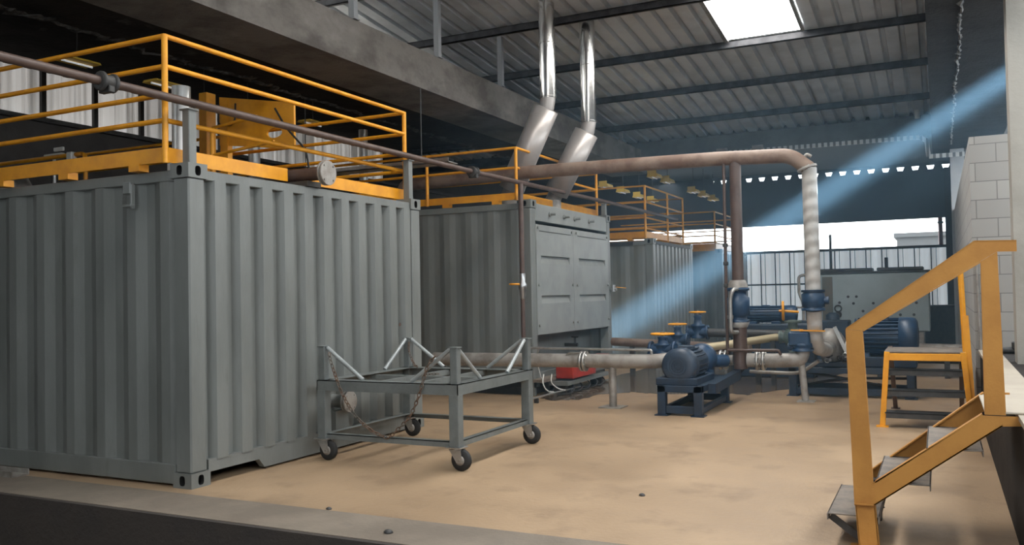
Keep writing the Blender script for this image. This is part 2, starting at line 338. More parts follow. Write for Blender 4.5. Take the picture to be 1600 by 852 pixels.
# rear wall: fence of light sheet, open window band, dark cladding above with gaps under its ridges
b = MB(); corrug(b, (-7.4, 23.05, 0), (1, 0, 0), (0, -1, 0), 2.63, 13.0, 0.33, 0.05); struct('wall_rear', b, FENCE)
b = MB()
b.box((-7.5, 22.93, 2.60), (5.55, 23.0, 2.68)); b.box((-7.5, 22.93, 1.60), (5.55, 22.99, 1.65))
x = -7.2
while x < 5.5:
    b.box((x, 22.97, 0), (x+.03, 23.0, 2.62)); b.box((x+.14, 22.98, 0), (x+.155, 23.0, 2.62)); x += 0.44
struct('trim_8', b, DARK)
b = MB(); b.box((-7.5, 23.0, 3.50), (6.05, 23.12, 4.90)); b.box((-7.5, 22.94, 3.47), (5.86, 23.14, 3.56))
x = -7.5
b.box((-7.5, 23.0, 4.90), (-1.15, 23.12, 5.2)); b.box((-7.5, 23.0, 5.02), (6.05, 23.12, 5.1)); x = -1.15
while x < 6:
    b.prism([(x, 23.0, 4.90), (x+.27, 23.0, 4.90), (x+.23, 23.0, 5.03), (x+.05, 23.0, 5.03)], (0, .12, 0)); x += 0.40
struct('wall_rear_upper', b, REARW)
b = MB(); b.box((4.0, 29.0, 0), (9, 33, 3.25)); b.box((3.9, 28.9, 3.25), (9.1, 33.1, 3.4)); tag(b.build('neighbour_building', mat('neighbour_render', (.085, .088, .09), .9)), 'pale low building seen through the open window band at right', 'building')
b = MB(); b.box((-30, 24.6, -0.5), (30, 80, -0.3)); struct('ground_outside', b, mat('yard_concrete', (.5, .48, .45), .9))

# ================================================================ CONTAINERS
def casting(mb, c0, sx, sy, sz, outer, H0):
    """corner casting: c0 = outer corner, sx/sy = sign towards the inside, sz = +1 when body is above c0; outer faces carry oval holes"""
    LX, LY, LZ = .20, .20, .118
    x1 = c0[0]+sx*LX; y1 = c0[1]+sy*LY; z1 = c0[2]+sz*LZ
    def face(o, u, v, nrm, lu, lv, hole):
        o = V(o); u = V(u); v = V(v); nrm = V(nrm)
        if not hole:
            mb.add([o, o+u*lu, o+u*lu+v*lv, o+v*lv], [(0, 1, 2, 3)]); return
        n = 24; hw = .030; hh = .040; cu, cv = lu*.5, lv*.5; R = []; I = []
        for k in range(n):
            a = 2*PI*k/n; ca, sa = math.cos(a), math.sin(a)
            t = min((lu/2)/abs(ca) if abs(ca) > 1e-6 else 9, (lv/2)/abs(sa) if abs(sa) > 1e-6 else 9)
            R.append(o+u*(cu+ca*t)+v*(cv+sa*t))
            e = (abs(ca)**3+abs(sa)**3)**(-1/3.); I.append(o+u*(cu+ca*e*hw)+v*(cv+sa*e*hh))
        D = [p-nrm*.05 for p in I]; vs = R+I+D
        mb.add(vs, [(k, (k+1) % n, n+(k+1) % n, n+k) for k in range(n)])
        mb.add(I+D, [(k, (k+1) % n, n+(k+1) % n, n+k) for k in range(n)], False, 1)
        mb.add(D, [list(range(n))], False, 1)
        # corners of the rectangle
        for (a_, b_) in ((0, 0), (1, 0), (1, 1), (0, 1)):
            q = o+u*lu*a_+v*lv*b_
            near = sorted(range(n), key=lambda k: (R[k]-q).length)[:2]
            mb.add([R[near[0]], q, R[near[1]]], [(0, 1, 2)])
    zl = min(c0[2], z1); xl = min(c0[0], x1); yl = min(c0[1], y1); xh = xl+LX; yh = yl+LY; zh = zl+LZ
    face((xl, yl, zl), (1, 0, 0), (0, 0, 1), (0, -1, 0), LX, LZ, sy > 0)
    face((xl, yh, zl), (1, 0, 0), (0, 0, 1), (0, 1, 0), LX, LZ, sy < 0)
    face((xl, yl, zl), (0, 1, 0), (0, 0, 1), (-1, 0, 0), LY, LZ, sx > 0)
    face((xh, yl, zl), (0, 1, 0), (0, 0, 1), (1, 0, 0), LY, LZ, sx < 0)
    face((xl, yl, zl), (1, 0, 0), (0, 1, 0), (0, 0, -1), LX, LY, False)
    face((xl, yl, zh), (1, 0, 0), (0, 1, 0), (0, 0, 1), LX, LY, False)
HOLE = mat('casting_hole', (0.006, 0.006, 0.006), .9)
def container(y0, W, H, label, z0=0.0, L_=6.06, end='ribs', vent=False, dside=.036):
    t = thing('shipping_container', (-L_/2, y0+W/2, 0), label, 'container', 'grey shipping containers')
    x0, x1, y1 = -L_, 0.0, y0+W
    for cx, sx in ((x1, -1), (x0, 1)):
        for cy_, sy in ((y0, 1), (y1, -1)):
            for cz, sz in ((z0, 1), (H, -1)):
                m = MB(); casting(m, (cx, cy_, cz), sx, sy, sz, None, H); m.build('corner_casting', [GREY, HOLE], t)
            m = MB(); i = .008
            m.bbox((cx+sx*(i+.085), cy_+sy*(i+.085), (z0+H)/2), (.17, .17, H-z0-.236), .012); m.build('corner_post', GREY, t)
    zt = H-.045
    for yy in (y0+.03, y1-.09):
        m = MB(); m.bbox(((x0+x1)/2, yy+.03, zt-.045), (L_-.4, .06, .09), .006); m.build('top_rail', GREY, t)
        m = MB(); m.bbox(((x0+x1)/2, yy+.03, z0+.10), (L_-.4, .07, .16), .006); m.build('bottom_rail', GREY, t)
    for xx in (x0+.02, x1-.08):
        m = MB(); m.bbox((xx+.03, (y0+y1)/2, zt-.04), (.06, W-.4, .08), .006); m.build('top_rail', GREY, t)
        m = MB(); m.prism([(xx, y0+.2, z0+.20), (xx, y1-.2, z0+.20), (xx, y1-.2, z0+.02), (xx, y0+.85, z0+.02), (xx, y0+.78, z0+.10), (xx, y0+.2, z0+.10)], (.06, 0, 0)); m.build('bottom_rail', GREY, t)
    m = MB(); corrug(m, (x0+.16, y0+.07, z0+.17), (1, 0, 0), (0, -1, 0), zt-z0-.25, L_-.32, .378, dside, (.24, .25, .26, .25)); m.build('side_panel', GREY, t)
    m = MB(); corrug(m, (x0+.16, y1-.07, z0+.17), (1, 0, 0), (0, 1, 0), zt-z0-.25, L_-.32, .378, dside); m.build('side_panel', GREY, t)
    m = MB(); corrug(m, (x0+.06, y0+.16, z0+.17), (0, 1, 0), (-1, 0, 0), zt-z0-.25, W-.32, .30, .046); m.build('end_panel', GREY, t)
    if end == 'ribs':
        m = MB(); corrug(m, (x1-.082, y0+.17, z0+.19), (0, 1, 0), (1, 0, 0), zt-z0-.26, W-.34, .282, .070, (.30, .13, .44, .13)); m.build('end_panel', GREY, t)
    m = MB(); m.box((x0+.05, y0+.05, zt-.06), (x1-.09, y1-.05, zt-.02)); m.build('roof_panel', GREY, t)
    if vent:
        m = MB(); m.box((x1-.03, y0+.22, zt-.075), (x1+.004, y1-.22, zt-.005)); m.build('vent_strip', DARK, t)
        m = MB(); m.box((x0+.3, y0+.015, zt-.09), (x1-.45, y0+.05, zt-.005)); m.build('vent_strip', DARK, t)
    return t
c1 = container(0.0, 3.44, 2.591, 'nearest grey shipping container, its corner at the front left of the hall')
c2 = container(6.45, 3.42, 2.875, 'taller grey container with a sheet door end and two slanting exhausts', 0.12, 6.06, 'door', False, .022)
c3 = container(12.5, 3.24, 2.60, 'pale ribbed grey container behind the one with slanting exhausts', 0, 6.06, 'ribs', True, .03)
c4 = container(18.9, 3.3, 2.62, 'farthest grey container, half hidden behind the brown riser pipe', 0, 6.06, 'ribs', False, .03)
# details of container 1
def stub(parent, x, y, z, r, L_, m2):
    m = MB(); m.cyl((x-L_, y, z), (x, y, z), r*.62, 16); s = m.build('pipe_stub', m2, parent)
    m = MB(); flange(m, (x-.03, y, z), (1, 0, 0), r, .018, 4, False); flange(m, (x, y, z), (1, 0, 0), r, .02, 4, True); m.build('blind_flange', GALVP, s)
stub(c1, 0.18, 1.80, 0.485, .104, .24, GREY)
m = MB(); m.box((-.02, 1.70, .15), (.10, 1.90, .40)); m.build('stub_bracket', GREY, c1)
m = MB(); m.bbox((-.635, -.035, 2.42), (.085, .05, .10)); m.bbox((-.60, -.03, 2.35), (.03, .04, .2)); m.bbox((-.63, -.04, 2.275), (.10, .05, .025)); m.build('bracket', GREY, c1)
m = MB(); m.box((-.3, 1.45, 2.55), (.0, 1.65, 2.60)); sb = m.build('stub_saddle', DARK, c1)
m = MB(); m.tube(bend([(-.55, 1.55, 2.58), (-.55, 1.55, 2.67), (.12, 1.55, 2.67)], .1), .062, 14); sp_ = m.build('roof_pipe_stub', BROWN, c1)
m = MB(); flange(m, (.12, 1.55, 2.67), (1, 0, 0), .118, .02, 4, False); flange(m, (.15, 1.55, 2.67), (1, 0, 0), .118, .022, 4, True); m.build('blind_flange', GALVP, sp_)
m = MB(); m.cyl((-.004, 2.98, 1.18), (.0, 2.98, 1.18), .02, 8); m.build('rust_spot', BROWN, c1)
# door end of container 2
ye, yf = 6.45, 9.87
m = MB(); m.bbox((-.045, (ye+yf)/2, 2.70), (.07, 3.04, .26)); hd = m.build('header_beam', GREYD, c2)
for yy in (7.15, 7.72, 8.17, 8.82):
    m = MB(); m.cyl((-.01, yy, 2.70), (.10, yy, 2.70), .022, 10); m.cyl((-.01, yy, 2.70), (.012, yy, 2.70), .04, 10); m.build('stud', GREYD, hd)
def doorleaf(a, z):
    m = MB(); pts_slots = [(2.00, .115), (1.40, .115)]
    zl, zh = 0.88, 2.52; xs = .0
    # face with recessed slots: built as strips around the recesses
    y0_, y1_ = a, z; s0, s1 = a+.16, z-.16
    cuts = [zl]
    for zc, h in sorted(pts_slots): cuts += [zc-h/2, zc+h/2]
    cuts.append(zh)
    for i in range(len(cuts)-1):
        q0, q1 = cuts[i], cuts[i+1]
        if i % 2 == 0: m.box((-.05, y0_, q0), (xs, y1_, q1))
        else:
            m.box((-.05, y0_, q0), (xs, s0, q1)); m.box((-.05, s1, q0), (xs, y1_, q1))
            m.add([(-.045, s0, q1), (-.045, s1, q1), (-.002, s1, q0), (-.002, s0, q0)], [(0, 1, 2, 3)]); m.box((-.06, s0, q0), (-.046, s1, q1))
    return m
for (a, z) in ((6.62, 8.06), (8.14, 9.72)):
    d = doorleaf(a, z).build('door_panel', GREYD, c2)
    m = MB(); m.box((-.004, a+.12, 2.42), (.006, z-.1, 2.428)); m.build('panel_crease', DARK, d)
    for (yy, zz) in ((a+.05, 2.47), (a+.06, 1.62), (a+.06, 1.02), (z-.05, 1.62), (z-.05, 1.02), (z-.06, 2.47)):
        m = MB(); m.cyl((-.005, yy, zz), (.022, yy, zz), .022, 8); m.build('panel_bolt', GREYD, d)
m = MB(); m.bbox((-.02, 8.10, 1.70), (.045, .08, 1.64)); m.build('door_mullion', GREYD, c2)
m = MB(); m.box((-.42, 6.6, .18), (-.38, 9.72, .9)); m.box((-.45, 6.58, .86), (-.05, 9.74, .90)); m.build('lower_recess', GREY, c2)
m = MB(); m.box((-.4, 6.42, .20), (.16, 8.2, .245)); m.build('sill_plate', TREAD, c2)
for (yy) in (6.46, 6.95):
    m = MB(); m.box((-.06, yy, .0), (.0, yy+.07, .2)); m.build('foot', GREY, c2)
m = MB(); m.box((-5.9, 6.6, .0), (-.1, 9.7, .125)); m.build('skid_base', DARK, c2)
for xx in (-1.55, -.62):
    m = MB(); m.box((xx, 6.44, .13), (xx+.5, 6.49, .24)); m.build('fork_pocket', HOLE, c2)

# ================================================================ GUARD RAILINGS
def tubepath(pts, r, parent, name, m_=YEL):
    m = MB(); m.tube(pts, r, 10); return m.build(name, m_, parent)
def railing(label, xe, ya, yb, zs, zk, xw, group='yellow guard railings', r=.021, mids=(), back=True, kick=(.11, .035), matl=YEL, ext_posts=(), gap=None, rgap=None):
    t = thing('guard_railing', (xe, (ya+yb)/2, zk[0]), label, 'railing', group)
    zt = zs[0]
    for (px, py) in [(xe, ya), (xe, yb)]+[(xe, q) for q in mids]+[(q, ya) for q in ext_posts]:
        m = MB(); m.cyl((px, py, zk[0]), (px, py, zt+.012), .025, 12); m.build('post', matl, t)
    for z in zs:
        for (q0, q1) in (((ya, rgap[1]), (rgap[2], yb)) if rgap and rgap[0] == z else ((ya, yb),)): tubepath([(xe, q0, z), (xe, q1, z)], r, t, 'rail', matl)
        tubepath([(xe, ya, z), (xw, ya, z)], r, t, 'rail', matl)
        if back: tubepath([(xe, yb, z), (xw, yb, z)], r, t, 'rail', matl)
    for (q0, q1) in (((ya, gap[0]), (gap[1], yb)) if gap else ((ya, yb),)):
        m = MB(); m.box((xe-.006, q0, zk[1]), (xe+.006, q1, zk[2])); m.build('kick_plate', matl, t)
    m = MB(); m.box((xw, ya-.006, zk[1]), (xe, ya+.006, zk[2])); m.build('kick_plate', matl, t)
    if back:
        m = MB(); m.box((xw, yb-.006, zk[1]), (xe, yb+.006, zk[2])); m.build('kick_plate', matl, t)
    # stubby feet under the kick plate
    n = 7
    for k in range(1, n):
        x = xe-.35-(k-1)*.86
        if x > xw:
            m = MB(); m.box((x-.06, ya-.01, zk[1]-.05), (x+.06, ya+.09, zk[1]+.01)); m.build('foot', matl, t)
    return t
railing('yellow pipe guard railing on top of the nearest grey container', -.2, -.045, 3.43, (3.615, 3.37, 3.14, 2.935), (2.592, 2.60, 2.72), -5.9, gap=(1.40, 1.70))
railing('yellow pipe guard railing round the bases of the two slanting exhausts', -.25, 6.50, 9.86, (3.655, 3.36), (2.877, 2.885, 2.99), -5.8, ext_posts=(-1.79,), rgap=(3.36, 6.60, 6.85))
railing('yellow railing on the ribbed container behind the one with exhausts', -.2, 12.62, 15.62, (3.72, 3.38, 3.05, 2.82), (2.603, 2.63, 2.76), -5.6, mids=(14.3,), r=.019)
railing('faint yellow railing on the farthest container near the brown riser', -.2, 18.95, 22.1, (3.66, 3.33, 3.0, 2.8), (2.623, 2.63, 2.78), -4.0, r=.019)

# grey posts that carry the brown pipe
for (px, py, za, zb, lb) in ((-.09, .10, 2.591, 3.03, 'grey square post on the near corner of the nearest container'), (-.10, 3.34, 2.591, 3.04, 'grey square post on the far corner of the nearest container'), (-.06, 9.72, 2.875, 3.08, 'short grey post on the far corner of the container with exhausts')):
    t = thing('pipe_post', (px, py, za), lb, 'post', 'grey posts under the brown pipe')
    m = MB(); m.bbox((px, py, (za+zb)/2), (.08, .08, zb-za), .006); m.build('post_tube', GREY, t)
    m = MB(); m.bbox((px, py, zb), (.11, .11, .012), .003); m.build('cap_plate', GREY, t)
# long brown pipe with couplings and its drop
t = thing('brown_pipe', (-.06, 4, 3.07), 'long thin brown pipe running along the container tops on grey posts', 'pipe')
m = MB(); m.tube([(-.06, -4.5, 3.085), (-.06, 5, 3.085), (-.06, 10, 3.13), (-.06, 14.6, 3.14)], .034, 12); m.build('pipe_run', BROWN, t)
for yy in (-.70, 4.83):
    m = MB(); m.cyl((-.06, yy-.07, 3.085), (-.06, yy+.07, 3.085), .058, 12); m.torus((-.06, yy-.05, 3.085), (0, 1, 0), .058, .016, 16, 6); m.torus((-.06, yy+.05, 3.085), (0, 1, 0), .058, .016, 16, 6); m.bbox((-.06, yy, 3.03), (.12, .05, .05)); m.build('pipe_coupling', DARK, t)
t = thing('brown_drop_pipe', (.0, 6.12, 0), 'dark brown vertical pipe in front of the door end corner', 'pipe')
m = MB(); m.cyl((.0, 6.12, 1.78), (.0, 6.12, 3.06), .036, 12); m.cyl((.0, 6.12, .2), (.0, 6.12, 1.45), .03, 12); m.cyl((0, 6.12, 0), (0, 6.12, .2), .03, 12); m.build('pipe_run', BROWN, t)
m = MB(); m.lathe((.0, 6.12, 1.42), (0, 0, 1), [(0, .03), (.04, .045), (.12, .045), (.15, .06), (.2, .06), (.24, .042), (.36, .042)], 14); vb = m.build('ball_valve', STEEL, t)
m = MB(); m.bar((.0, 6.12, 1.64), (-.17, 6.06, 1.625), .05, .012); m.torus((-.1, 6.07, 1.63), (0, 0, 1), .07, .013, 14, 6); m.build('valve_handle', YEL, vb)
t = thing('side_tap', (.03, 9.83, 1.5), 'small tap with yellow lever at the right edge of the door end', 'valve')
m = MB(); m.cyl((.0, 9.8, 1.54), (.12, 9.8, 1.54), .03, 10); m.cyl((.06, 9.8, 1.5), (.06, 9.8, 1.62), .035, 10); m.build('valve_body', STEEL, t)
m = MB(); m.bar((.10, 9.82, 1.58), (.26, 9.90, 1.56), .05, .012); m.build('valve_handle', YEL, t)

# ================================================================ EXHAUSTS
def exhaust(y, xb, zb, xk, zk, ztop, label):
    t = thing('exhaust_stack', (xb, y, zb), label, 'exhaust', 'slanting exhaust stacks')
    d = V((xk-xb, 0, zk-zb)); ln = d.length; d.normalize(); p0 = V((xb, y, zb)); k = V((xk, y, zk))
    m = MB(); m.cyl((xb, y, 2.83), (xb, y, zb), .14, 20); m.tube([p0-V((0, 0, .1)), p0, p0+d*.25], .125, 20); m.build('base_pipe', GALVP, t)
    m = MB(); m.lathe(p0+d*.12, d, [(0, .14), (.012, .198), (ln-.205, .198), (ln-.19, .125)], 28); m.build('sleeve', SLEEVE, t)
    m = MB(); m.tube([k-d*.22, k-d*.05, k+V((0, 0, .10))], .118, 20); m.build('elbow', SLEEVE, t)
    m = MB(); m.cyl(k+V((0, 0, .08)), (xk, y, ztop), .123, 24)
    for z in (zk+.10, (zk+ztop)/2+.1): m.torus((xk, y, z), (0, 0, 1), .124, .006, 24, 6)
    m.build('chimney', CHROME, t)
exhaust(7.12, -.70, 3.0, .02, 4.40, 6.05, 'slanting exhaust stack with bright chimney, nearer to the big concrete beam')
exhaust(7.95, -.30, 3.0, .36, 4.13, 5.93, 'slanting exhaust stack with bright chimney, shorter and right of its twin')
for (x, y, za, zb, r, lb) in ((-2.42, 2.2, 2.53, 3.94, .105, 'bright vertical duct behind the corner post of the near railing'), (-5.66, 6.9, 2.81, 4.42, .105, 'bright duct behind the orange frame, wider at its foot'), (-5.15, 9.5, 2.81, 4.9, .09, 'bright thin duct seen between the rails at the far end of the near railing')):
    t = thing('roof_duct', (x, y, za), lb, 'duct', 'bright vertical ducts on the container roofs')
    m = MB(); m.cyl((x, y, za), (x, y, zb), r, 20); m.build('duct_pipe', PALED, t)
    m = MB(); m.lathe((x, y, za), (0, 0, 1), [(0, r*1.5), (.55, r*1.5), (.62, r*1.02)], 20); m.build('base_collar', PALED, t)

# ================================================================ THINGS ON THE NEAREST CONTAINER
t = thing('lifting_frame', (-2.3, 3.0, 2.53), 'orange steel lifting frame with slotted arm standing behind the near railing', 'frame')
m = MB(); m.bbox((-2.83, 3.0, 3.30), (.13, .16, 1.54)); m.build('column', YEL, t)
m = MB(); m.box((-2.60, 2.98, 2.54), (-2.48, 3.06, 3.95)); m.build('rear_column', YEL, t)
m = MB()
n = 16; R = [(-2.62, 3.45), (-2.62, 4.0), (-1.45, 3.80), (-1.45, 3.30), (-1.6, 3.24), (-2.1, 3.4)]
# arm plate with an oval slot, made of two halves round the slot
sx, sz, a_, b_ = -1.75, 3.47, .12, .06
def slotpt(k): return (sx+a_*math.cos(2*PI*k/n), sz+b_*math.sin(2*PI*k/n)-.0)
top = [slotpt(k) for k in range(0, n//2+1)]; bot = [slotpt(k) for k in range(n//2, n+1)]
m.prism([(x, 2.99, z) for x, z in [(-1.45, sz)]+top+[(-2.62, sz), (-2.62, 4.0), (-1.45, 3.80)]], (0, .03, 0))
m.prism([(x, 2.99, z) for x, z in [(-2.62, sz)]+bot+[(-1.45, sz), (-1.45, 3.30), (-1.6, 3.26), (-2.1, 3.34), (-2.62, 3.40)]], (0, .03, 0)); m.build('slotted_arm', YEL, t)
m = MB(); m.cyl((-2.45, 2.7, 2.53), (-2.45, 2.7, 3.55), .03, 10); m.tube([(-2.45, 2.7, 3.55), (-1.75, 2.7, 3.62)], .02, 8); m.tube([(-2.45, 2.7, 3.22), (-1.5, 2.7, 3.3)], .02, 8); m.build('side_rail', YEL, t)
m = MB(); m.tube(bend([(-2.6, 2.96, 3.9), (-2.58, 2.92, 3.62), (-2.3, 2.92, 3.62), (-2.32, 2.95, 3.88)], .1), .012, 6); m.build('cable', BLACK, t); m = MB(); m.tube(bend([(-1.7, 2.95, 3.75), (-1.5, 2.9, 3.5), (-1.2, 2.9, 3.2), (-1.1, 2.9, 2.6)], .1), .012, 6); m.build('cable', BLACK, t)
t = thing('yellow_barrier_pipe', (-4.6, 2.0, 2.53), 'bent yellow pipe with a white junction box on the near container roof', 'pipe')
m = MB(); m.tube(bend([(-5.9, 2.0, 3.27), (-3.78, 2.0, 3.27), (-3.78, 2.0, 2.53)], .08), .026, 10); m.build('pipe_run', YEL, t)
m = MB(); m.bbox((-4.0, 1.98, 3.235), (.10, .08, .13), .01); m.build('junction_box', WHITE, t)
t = thing('roof_light_tube', (-4.9, 2.3, 3.3), 'white tube fitting behind the bent yellow pipe at far left', 'lamp')
m = MB(); m.bbox((-4.75, 2.3, 3.36), (.35, .06, .06), .01); m.bbox((-4.66, 2.3, 3.44), (.18, .03, .05), .01); m.build('fitting', WHITE, t)
m = MB(); m.cyl((-4.75, 2.3, 2.53), (-4.75, 2.3, 3.34), .02, 8); m.build('stem', GALV, t)
t = thing('roof_drum', (-5.6, 2.2, 2.53), 'grey round drum top at the left edge above the container', 'drum')
m = MB(); m.lathe((-5.75, 2.3, 2.53), (0, 0, 1), [(0, .35), (.5, .35), (.64, .28), (.68, .1)], 24); m.build('drum_body', GALV, t)
t = thing('cable_tray', (-1.4, 5.0, 3.3), 'short perforated metal tray behind the far end of the near railing', 'tray')
m = MB(); m.box((-5.9, 4.95, 3.27), (-.50, 5.20, 3.282))
m.box((-5.9, 4.95, 3.27), (-.50, 4.956, 3.33)); m.build('tray_channel', GALV, t)
for xx in (-5.0, -3.0, -1.0):
    m = MB(); m.cyl((xx, 5.08, 3.28), (xx, 5.08, 4.35 if xx > -2.8 else 5.2), .008, 6); m.build('hanger_rod', DARK, t)

# ================================================================ CEILING LAMPS
lamp_spots = [(-3.6, 1.76, 'nearest yellow ceiling lamp, behind the top rail at upper left'), (-3.6, 3.02, 'yellow ceiling lamp just left of the near railing corner post'), (-3.6, 4.54, 'yellow ceiling lamp above the orange lifting frame'), (-3.6, 6.0, 'yellow ceiling lamp right of the orange lifting frame'),
 (-2.57, 16.8, 'yellow ceiling lamp above the left end of the ribbed container railing'), (-2.57, 18.2, 'yellow ceiling lamp second from left above the ribbed container'), (-2.6, 19.75, 'yellow ceiling lamp third from left above the ribbed container'), (-2.6, 21.1, 'farthest lamp of the left row over the ribbed container'),
 (-.87, 15.6, 'yellow ceiling lamp just under the dusty pipe, nearest of the right row'), (-.87, 16.75, 'yellow ceiling lamp second in the right row under the dusty pipe'), (-.88, 19.4, 'pale ceiling lamp left of the thin brown riser'), (-.88, 20.6, 'pale ceiling lamp nearest the thin brown riser'), (-.9, 21.9, 'farthest pale ceiling lamp of the right row')]
for i, (x, y, lb) in enumerate(lamp_spots):
    t = thing('ceiling_lamp', (x, y, 4.30), lb, 'lamp', 'yellow ceiling lamps'); ztop = 5.2 if x < -2.8 else 5.1
    m = MB(); hh = .08 if x > -2.8 else .03; m.prism([(x-.14, y-.22, 4.28), (x+.14, y-.22, 4.28), (x+.11, y-.22, 4.28+hh), (x-.11, y-.22, 4.28+hh)], (0, .44, 0)); m.build('reflector', LAMPY, t)
    if x > -2.8:
        m = MB(); m.box((x-.11, y-.24, 4.275), (x+.11, y-.222, 4.43)); m.build('end_plate', LAMPY, t)
    m = MB(); m.cyl((x, y-.20, 4.268), (x, y+.20, 4.268), .013, 8); m.build('lamp_tube', TUBE, t)
    m = MB(); m.cyl((x, y, 4.28+hh), (x, y, ztop), .008, 6); m.build('hanger_rod', DARK, t)

# ================================================================ LARGE PIPES
PY = 6.9
t = thing('dusty_overhead_pipe', (1.0, PY, 3.3), 'thick dusty brown overhead pipe crossing above the containers to the white riser', 'pipe')
m = MB(); m.tube(bend([(-2.5, PY, 2.9), (-2.5, PY, 3.30), (-.3, 6.72, 3.31), (.6, 6.72, 3.30), (2.6, PY, 3.295), (3.60, PY, 3.255), (3.83, PY, 3.06)], .12), .098, 16); m.build('pipe_run', RUST, t)
m = MB(); flange(m, (3.80, PY, 3.085), (.35, 0, -1), .13, .03); m.tube(bend([(3.74, PY, 3.16), (3.80, PY, 3.26), (3.86, PY, 3.22)], .05), .022, 8); m.build('end_flange', GALVP, t)
m = MB(); m.cyl((-2.5, PY, 2.82), (-2.5, PY, 2.92), .12, 16); m.build('base_flange', RUST, t)
t = thing('brown_riser', (2.86, PY, .4), 'thick dark brown vertical pipe rising from the first blue pump line', 'pipe')
m = MB(); m.cyl((2.87, PY, 1.50), (2.87, PY, 3.30), .078, 18); m.cyl((2.878, PY, .42), (2.878, PY, 1.08), .092, 18); m.build('pipe_run', BROWN, t)
m = MB(); m.lathe((2.868, PY, 1.05), (0, 0, 1), [(0, .14), (.035, .14), (.04, .11), (.08, .11), (.1, .15), (.33, .15), (.36, .11), (.42, .11), (.43, .15), (.465, .15), (.47, .1)], 20); m.build('check_valve', BLUE, t)
m = MB(); m.lathe((2.87, PY, .98), (0, 0, 1), [(0, .11), (.07, .14), (.10, .10)], 18); m.build('reducer', GALVP, t); m = MB(); m.lathe((2.865, PY, 1.52), (0, 0, 1), [(0, .14), (.06, .12), (.10, .1)], 18); m.build('reducer', GALVP, t)
t = thing('white_bypass_pipe', (2.80, 6.72, .8), 'thin pale bypass pipe curving beside the brown riser', 'pipe')
m = MB(); m.tube(bend([(2.87, 6.80, .92), (2.80, 6.70, .92), (2.80, 6.70, 1.38), (2.84, 6.70, 1.5), (2.90, 6.80, 1.5)], .08), .028, 10); m.lathe((2.80, 6.70, 1.1), (0, 0, 1), [(0, .04), (.05, .04)], 10); m.build('pipe_run', GALV, t)
t = thing('thin_brown_riser', (2.74, 6.85, 1), 'thin brown vertical pipe just left of the thick brown riser', 'pipe')
m = MB(); m.cyl((2.715, 6.86, .62), (2.725, 6.86, 3.26), .022, 8); m.build('pipe_run', BROWN, t)
for zz in (1.55, 1.85, 2.1):
    m = MB(); m.bbox((2.72, 6.86, zz), (.06, .06, .05), .006); m.build('clip', DARK, t)
t = thing('wrapped_riser', (3.84, PY, .4), 'thick pale wrapped vertical pipe with blue valve above second pump', 'pipe')
m = MB(); m.cyl((3.84, PY, 1.47), (3.83, PY, 3.07), .096, 20); m.tube(bend([(3.84, PY, 1.20), (3.84, 7.0, .70), (3.9, 7.45, .66)], .2), .096, 18); m.build('pipe_run', WRAP, t)
m = MB(); m.lathe((3.835, PY, 1.20), (0, 0, 1), [(0, .15), (.03, .15), (.035, .12), (.05, .145), (.22, .145), (.235, .12), (.24, .15), (.27, .15)], 20); m.cyl((3.835, PY, 1.33), (4.03, PY, 1.33), .05, 12); m.build('blue_valve', BLUE, t)
# pump suction line from left
t = thing('pale_pump_pipe', (.8, 5.65, .45), 'thick pale horizontal pipe running behind the trolley into the first pump', 'pipe')
m = MB(); m.tube(bend([(-1.2, 5.65, .585), (2.02, 5.65, .60), (2.24, 5.75, .62), (2.26, 6.0, .62)], .2), .092, 18); m.build('pipe_run', GALVP, t)
for dx in (0, .045):
    m = MB(); flange(m, (1.06+dx, 5.65, .59), (1, 0, 0), .135, .03); m.build('flange', GALV, t)
m = MB(); m.cyl((1.49, 5.65, .012), (1.49, 5.65, .52), .05, 14); m.box((1.34, 5.5, 0), (1.64, 5.8, .014)); m.build('support_leg', GALVP, t)
m = MB(); m.tube(bend([(.25, 5.65, .755), (1.98, 5.65, .745), (2.02, 5.65, .745), (2.02, 5.65, .65)], .04), .016, 8); m.cyl((.45, 5.65, .755), (.42, 5.65, .66), .012, 6); m.build('thin_air_pipe', GALV, t)
m = MB(); m.tube(bend([(.85, 5.6, .64), (.9, 5.6, .70), (1.1, 5.6, .70), (1.18, 5.6, .64)], .06), .014, 6); m.build('bypass_hose', GALV, t)

def gate_valve(x, y, zb, zw, label, m_=BLUE, rw=.145, tilt=None, hw=YEL):
    t = thing('gate_valve', (x, y, zb), label, 'valve', 'handwheel gate valves'); h = zw-zb
    m = MB(); m.lathe((x, y, zb), (0, 0, 1), [(0, .11), (.03, .11), (.05, .085), (h*.30, .10), (h*.42, .10), (h*.45, .115), (h*.52, .115), (h*.55, .07), (h*.75, .055), (h*.85, .07), (h*.9, .03)], 18)
    m.cyl((x-.15, y, zb+h*.22), (x+.15, y, zb+h*.22), .085, 16); flange(m, (x-.17, y, zb+h*.22), (1, 0, 0), .12, .028); flange(m, (x+.142, y, zb+h*.22), (1, 0, 0), .12, .028); m.build('valve_body', m_, t)
    m = MB(); m.cyl((x, y, zb+h*.85), (x, y, zw+.03), .014, 8); m.build('spindle', STEEL, t)
    m = MB(); m.torus((x, y, zw), (0, 0, 1), rw, .014, 24, 8)
    for k in range(4): m.bar((x, y, zw), (x+rw*math.cos(k*PI/2+.4), y+rw*math.sin(k*PI/2+.4), zw), .022, .012)
    m.cyl((x, y, zw-.015), (x, y, zw+.02), .03, 10); m.build('handwheel', hw, t)
    return t
gate_valve(2.05, 6.05, .66, .93, 'blue gate valve with yellow handwheel left of the first pump')
gate_valve(1.80, 8.9, .72, 1.14, 'blue gate valve with yellow handwheel, upper of the pair behind the first pump', rw=.125)
